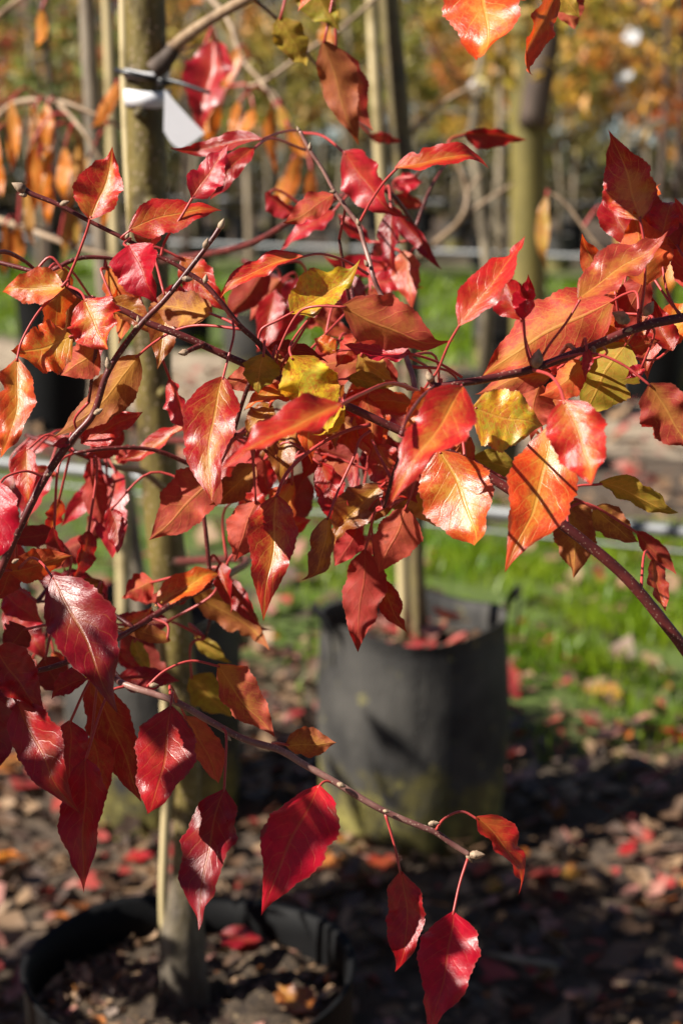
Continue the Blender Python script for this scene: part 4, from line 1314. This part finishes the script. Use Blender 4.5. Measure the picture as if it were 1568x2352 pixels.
L('D', 1198, 735, 1154, 622, 95, .905, .0, -20, 1, pet=[(1206, 780), (1222, 832)], fold=.6)
L('C', 1200, 735, 1218, 640, 60, .90, .0, -10, 1)
L('R', 1408, 690, 1098, 862, 182, .95, .02, 14, -1, pet=[(1435, 675), (1462, 675), (1465, 745)], fold=.3, wave=.09, mott=.8, seed=66)
L('O', 1400, 720, 1250, 690, 110, .97, .0, 20, -1, mott=.8)
L('R', 1330, 838, 1240, 800, 90, .96, .0, 0)
L('S', 1268, 858, 1088, 918, 80, .965, .0, 20, -1, mott=.6)
L('O', 1340, 832, 1238, 915, 84, .935, .0, 25, -1, mott=.7)
L('S', 1240, 880, 1215, 1010, 90, 1.0, .0, 10, -1)
L('G', 1438, 788, 1340, 962, 160, .955, .01, 8, -1, pet=[(1450, 770), (1462, 755)], mott=.5, fold=.15)
L('D', 1348, 800, 1338, 868, 30, .905, .0, 10)
L('R', 1440, 800, 1516, 782, 52, .96, .0, 20, -1)
L('P', 1478, 842, 1436, 868, 36, .94, .0, 0)
L('R', 1293, 920, 1364, 1127, 150, .83, -.01, -12, 1, pet=[(1284, 890), (1262, 862), (1225, 850)], fold=.35, mott=.5, prad=4)
L('D', 1491, 881, 1600, 1050, 140, .90, .0, 15, -1, pet=[(1430, 838), (1360, 812), (1290, 822), (1240, 842)], mott=.5, fold=.3)
L('R', 1062, 888, 893, 1142, 150, .83, -.015, -20, 1, pet=[(1060, 884)], fold=.4, mott=.45, seed=88, wave=.07)
L('O', 1012, 888, 918, 975, 84, .90, .0, 15, 1, mott=.4)
for _i in range(12):
    bx_, by_ = rnd.uniform(1330, 1600), rnd.uniform(560, 830)
    an_, ln_ = rnd.choice([rnd.gauss(-1.3, .6), rnd.gauss(1.6, .7)]), rnd.uniform(110, 210)
    L(rnd.choice('ROSDO'), bx_, by_, bx_ + math.cos(an_) * ln_, by_ + math.sin(an_) * ln_, ln_ * rnd.uniform(.5, .62), rnd.uniform(.96, 1.05), 0, rnd.uniform(-45, 45), rnd.choice([1, -1]))
tube('petiole', [P(920, 1000, .80), P(935, 960, .81), P(965, 915, .85), P(998, 886, .90)], [.0009] * 4, M_TWIG, c_.root)

# unseen pear trees added beyond the left edge to shade soil and pots
for nx, ny, nz_, (rx_, ry_, rz_), nn_, cl_, sd_, lab in ((-.70, 1.95, 1.05, (.2, .5, .42), 480, 40, 331, 'unseen red pear tree added for shade just beyond the left edge, next to the nearest pot'),
                                        (-1.52, 2.12, 1.60, (.42, .42, .55), 3300, 16, 351, 'unseen red pear tree added for shade beyond the left edge, second from the nearest pot'),
                                        (-1.55, 3.25, 1.60, (.3, .25, .4), 700, 8, 361, 'unseen red pear tree added for shade beyond the left edge, farthest of the three')):
    t = link('pear_tree', None, None, (nx, ny, 0), lab, 'tree')
    tube('trunk', [Vector((nx, ny, 0)), Vector((nx - .01, ny, .8)), Vector((nx, ny + .01, 2.0))], [.022, .018, .007], M_TRUNK, t, None, 10, .02)
    V, F = crown_geo(nn_, 1, 1, 1, sd_, cl_, .2)
    V = V.reshape(-1, 4, 3)
    ctr_ = V[:, :1].copy()
    V = (ctr_ * np.array([rx_, ry_, rz_]) + (V - ctr_) * .075 + np.array([0, 0, nz_])).reshape(-1, 3)
    o = link('crown', mesh('crown', V, F, M_CROWN, smooth=False), t)
    o.color = (.5, .03, .03, 1)

# leaves let down from above the frame
d_ = branch('pear_twig', P(1180, -160, .95), 'leafy twig hanging into the top edge with one broad orange leaf', 'branch')
d_.stem([(1500, -260, 1.0, 9), (1350, -190, .98, 8), (1180, -150, .95, 7), (1080, -130, .93, 5)])
L = d_.leaf
L('O', 1100, -75, 1116, 177, 200, .91, -.02, -12, 1, fold=.15, mott=.7, seed=14)
L('O', 1280, -15, 1184, 181, 84, .945, .0, -38, 1, fold=.55, mott=.35)
L('G', 1250, -60, 1330, 40, 90, 1.1, .0, 0, -1, mott=.8)
L('Y', 1160, -40, 1180, 30, 60, 1.05, .0, 30)
L('S', 1290, -40, 1320, 70, 80, 1.15, .0, 10, -1)
L('B', 1650, -60, 1560, 40, 110, 1.3, .0, 0, -1, mott=.9)

# ------------------------------------------------------------------ tree with long orange leaves behind
n_ = branch('narrow_leaved_tree', PY(30, 900, 2.5), 'pale twigs hung with long narrow orange leaves, upper left', 'tree')
n_.root.location.z = 0
n_.stem([(-60, 1500, 2.5, 16), (-40, 900, 2.5, 15), (-20, 500, 2.45, 14), (-30, 100, 2.4, 12), (-40, -200, 2.4, 10)], M_TRUNK_PALE, 'trunk')
n_.stem([(-25, 300, 2.42, 10), (30, 240, 2.35, 7), (130, 232, 2.3, 6), (230, 268, 2.28, 5), (300, 300, 2.3, 4), (350, 290, 2.3, 3)], M_TAN_TWIG)
n_.stem([(-20, 500, 2.45, 9), (60, 525, 2.35, 7), (200, 575, 2.3, 6), (340, 605, 2.3, 4)], M_TAN_TWIG)
n_.stem([(130, 232, 2.3, 6), (190, 300, 2.25, 5), (240, 380, 2.25, 4), (260, 420, 2.25, 3)], M_TAN_TWIG)
n_.stem([(-30, 60, 2.4, 8), (60, -10, 2.3, 6), (150, -30, 2.25, 5)], M_TAN_TWIG)
n_.stem([(230, 268, 2.28, 5), (260, 215, 2.3, 4), (300, 180, 2.35, 3)], M_TAN_TWIG)
L = n_.leaf
for q in (('N', 25, 228, 28, 372, 40), ('N', 72, 238, 78, 352, 38), ('N', 108, 238, 108, 348, 44), ('T', 80, 250, 74, 380, 34), ('N', 72, 330, 68, 482, 46), ('N', 90, 360, 96, 460, 36),
          ('N', 150, 336, 142, 442, 44), ('N', 272, 186, 228, 284, 38), ('T', 186, 320, 182, 430, 36), ('T', 120, 330, 90, 440, 30), ('N', 96, 20, 92, 96, 34),
          ('N', 246, 400, 240, 505, 40), ('N', 12, 510, 8, 612, 34), ('N', 42, 518, 36, 600, 38), ('T', 160, 470, 148, 580, 30), ('T', 55, 430, 62, 540, 32), ('T', 205, 360, 165, 470, 36),
          ('T', 172, 480, 178, 560, 34), ('N', -10, 300, 10, 430, 36), ('N', 118, 420, 110, 500, 30)):
    L(q[0], q[1], q[2], q[1] + (q[3] - q[1]) * 1.2, q[2] + (q[4] - q[2]) * 1.2, q[5] * .95, 2.25 + rnd.uniform(-.08, .08), 0, rnd.uniform(-25, 25), rnd.choice([1, -1]), narrow=True, fold=.25, curl=rnd.uniform(-.08, .08), wave=.03, bend=rnd.uniform(-.06, .06))
n2 = branch('narrow_leaved_branch', PY(560, -50, 2.4), 'tan twigs hung with narrow orange leaves behind the middle', 'branch')
n2.stem([(430, -60, 2.5, 9), (520, 40, 2.45, 7), (560, 140, 2.42, 6), (640, 230, 2.4, 5), (690, 330, 2.4, 4)], M_TAN_TWIG)
n2.stem([(520, 200, 2.43, 5), (600, 190, 2.4, 5), (700, 120, 2.38, 5), (790, 60, 2.38, 5), (880, -20, 2.4, 5)], M_TAN_TWIG)
n2.stem([(480, 240, 2.46, 5), (520, 200, 2.43, 5), (560, 140, 2.42, 5)], M_TAN_TWIG)
n2.stem([(600, 190, 2.4, 5), (660, 280, 2.38, 4), (690, 345, 2.38, 4)], M_TAN_TWIG)
L = n2.leaf
for q in (('N', 548, 108, 520, 194, 40), ('N', 625, 245, 636, 372, 34), ('N', 690, 348, 664, 452, 42), ('N', 662, 392, 640, 476, 40), ('N', 716, 388, 718, 472, 36), ('N', 548, 232, 542, 310, 36),
          ('N', 478, 230, 470, 310, 34), ('N', 505, 240, 488, 310, 38), ('N', 745, 52, 752, 104, 40), ('N', 585, 250, 560, 300, 36), ('T', 640, 240, 655, 300, 34), ('N', 770, 110, 745, 190, 36), ('N', 660, 290, 700, 350, 34)):
    L(q[0], q[1], q[2], q[1] + (q[3] - q[1]) * 1.2, q[2] + (q[4] - q[2]) * 1.2, q[5] * .95, 2.36 + rnd.uniform(-.06, .06), 0, rnd.uniform(-25, 25), rnd.choice([1, -1]), narrow=True, fold=.25, curl=rnd.uniform(-.08, .08), wave=.03)
n3 = branch('narrow_leaved_twig', PY(1620, 560, 2.5), 'tan twig with narrow tan leaves among the red leaves at right', 'branch')
n3.stem([(1720, 420, 2.6, 8), (1600, 540, 2.5, 6), (1500, 580, 2.45, 5), (1400, 590, 2.4, 4), (1300, 470, 2.4, 3.5), (1255, 440, 2.4, 3)], M_TAN_TWIG)
L = n3.leaf
for q in (('T', 1255, 448, 1250, 586, 40), ('T', 1425, 595, 1428, 690, 44), ('N', 1550, 590, 1530, 660, 44), ('T', 1410, 480, 1415, 560, 30), ('N', 1600, 560, 1580, 660, 40), ('N', 1470, 590, 1490, 660, 34)):
    L(q[0], q[1], q[2], q[1] + (q[3] - q[1]) * 1.2, q[2] + (q[4] - q[2]) * 1.2, q[5] * .95, 2.4, 0, rnd.uniform(-25, 25), rnd.choice([1, -1]), narrow=True, fold=.25, wave=.03)
# bare forked twig in the middle distance
n4 = branch('bare_twig', PY(1010, 545, 3.4), 'bare forked tan twig left of the thick yellowish trunk', 'branch')
n4.stem([(960, 590, 3.4, 8), (1015, 545, 3.3, 7), (1060, 500, 3.2, 6), (1072, 440, 3.2, 5), (1045, 360, 3.2, 3)], M_TAN_TWIG)
n4.stem([(1060, 500, 3.2, 6), (1130, 452, 3.2, 4), (1180, 420, 3.2, 2.5)], M_TAN_TWIG)
n4.stem([(1072, 440, 3.2, 4), (1105, 400, 3.2, 3)], M_TAN_TWIG)

# ------------------------------------------------------------------ single fallen leaves, a stick and a hose on the ground
for px, py, z_, pal, ln_, lab in ((575, 1738, .04, 'N', .075, 'bright orange fallen leaf left of the stained grow bag'),
                                  (20, 1965, .03, 'N', .055, 'orange fallen leaf at the left edge above the nearest pot'),
                                  (98, 2042, .03, 'S', .05, 'salmon fallen leaf just above the rim of the nearest pot'),
                                  (1548, 1682, .03, 'C', .07, 'crimson fallen leaf at the right edge below the grass'),
                                  (1380, 1585, .03, 'T', .11, 'broad tan fallen leaf at the edge of the grass'),
                                  (1440, 1948, .03, 'P', .06, 'pink fallen leaf in the sunlit litter at right'),
                                  (1330, 2005, .03, 'T', .07, 'tan fallen leaf in the litter below the pink one'),
                                  (880, 1975, .03, 'S', .07, 'salmon fallen leaf in front of the stained grow bag'),
                                  (790, 1915, .03, 'O', .06, 'orange fallen leaf at the foot of the stained grow bag'),
                                  (320, 1965, .03, 'P', .06, 'pink red fallen leaf left of the near stake'),
                                  (1130, 2030, .03, 'T', .06, 'tan fallen leaf below the end of the lower twig'),
                                  (672, 2290, .47, 'B', .06, 'orange fallen leaf, browned for shade, on the soil of the nearest pot'),  # brown tone stands in for the shade inside the pot
                                  (555, 2150, .47, 'M', .06, 'red fallen leaf, darkened for shade, on the soil behind the near trunk')):  # maroon carries the dimness of a red leaf lying in shade
    b = PG(px, py, z_)
    a = rnd.uniform(0, 6.28)
    A = Vector((math.cos(a), math.sin(a), .12)) * ln_
    o = link('fallen_leaf', leaf_mesh(A, Vector((-.2, -.25, 1)), ln_ * .62, fold=.35, curl=-.08, wave=.08, seed=int(px), nt=16, ns=8), None, b - A / 2, lab, 'leaf')
    c, al = PAL[pal]
    o.color = c + (al,)
tube('dry_stick', [PG(1120, 2192, .03), PG(1190, 2205, .045), PG(1280, 2222, .03)], [.004, .006, .005], M_TRUNK_PALE, None, None, 7, .1,
     label='short pale stick lying on the litter at lower right', cat='stick')
tube('drip_hose', [PG(1040, 2085, .05), PG(1160, 2040, .07), PG(1280, 1960, .08), PG(1400, 1880, .10), PG(1500, 1800, .12), PG(1640, 1700, .14)], [.003] * 6, M_BLACKPOT, None, None, 6,
     label='thin black drip hose running across the litter at right', cat='hose')
g4 = random.Random(4)
for lab, px, py in (('thin dry twig lying left of the nearest pot', 40, 2130), ('thin dry twig on the litter at the bottom right corner', 1420, 2260), ('thin dry twig beside the foot of the grow bag', 800, 1880)):
    q = PG(px, py, .035)
    a = g4.uniform(-.6, .6)
    tube('dry_twig', [q, q + Vector((math.cos(a) * .06, math.sin(a) * .06, .012)), q + Vector((math.cos(a + .2) * .13, math.sin(a + .2) * .13, 0))], [.003, .0025, .0015], M_TAN_TWIG, None, None, 6, .1, label=lab, cat='twig')
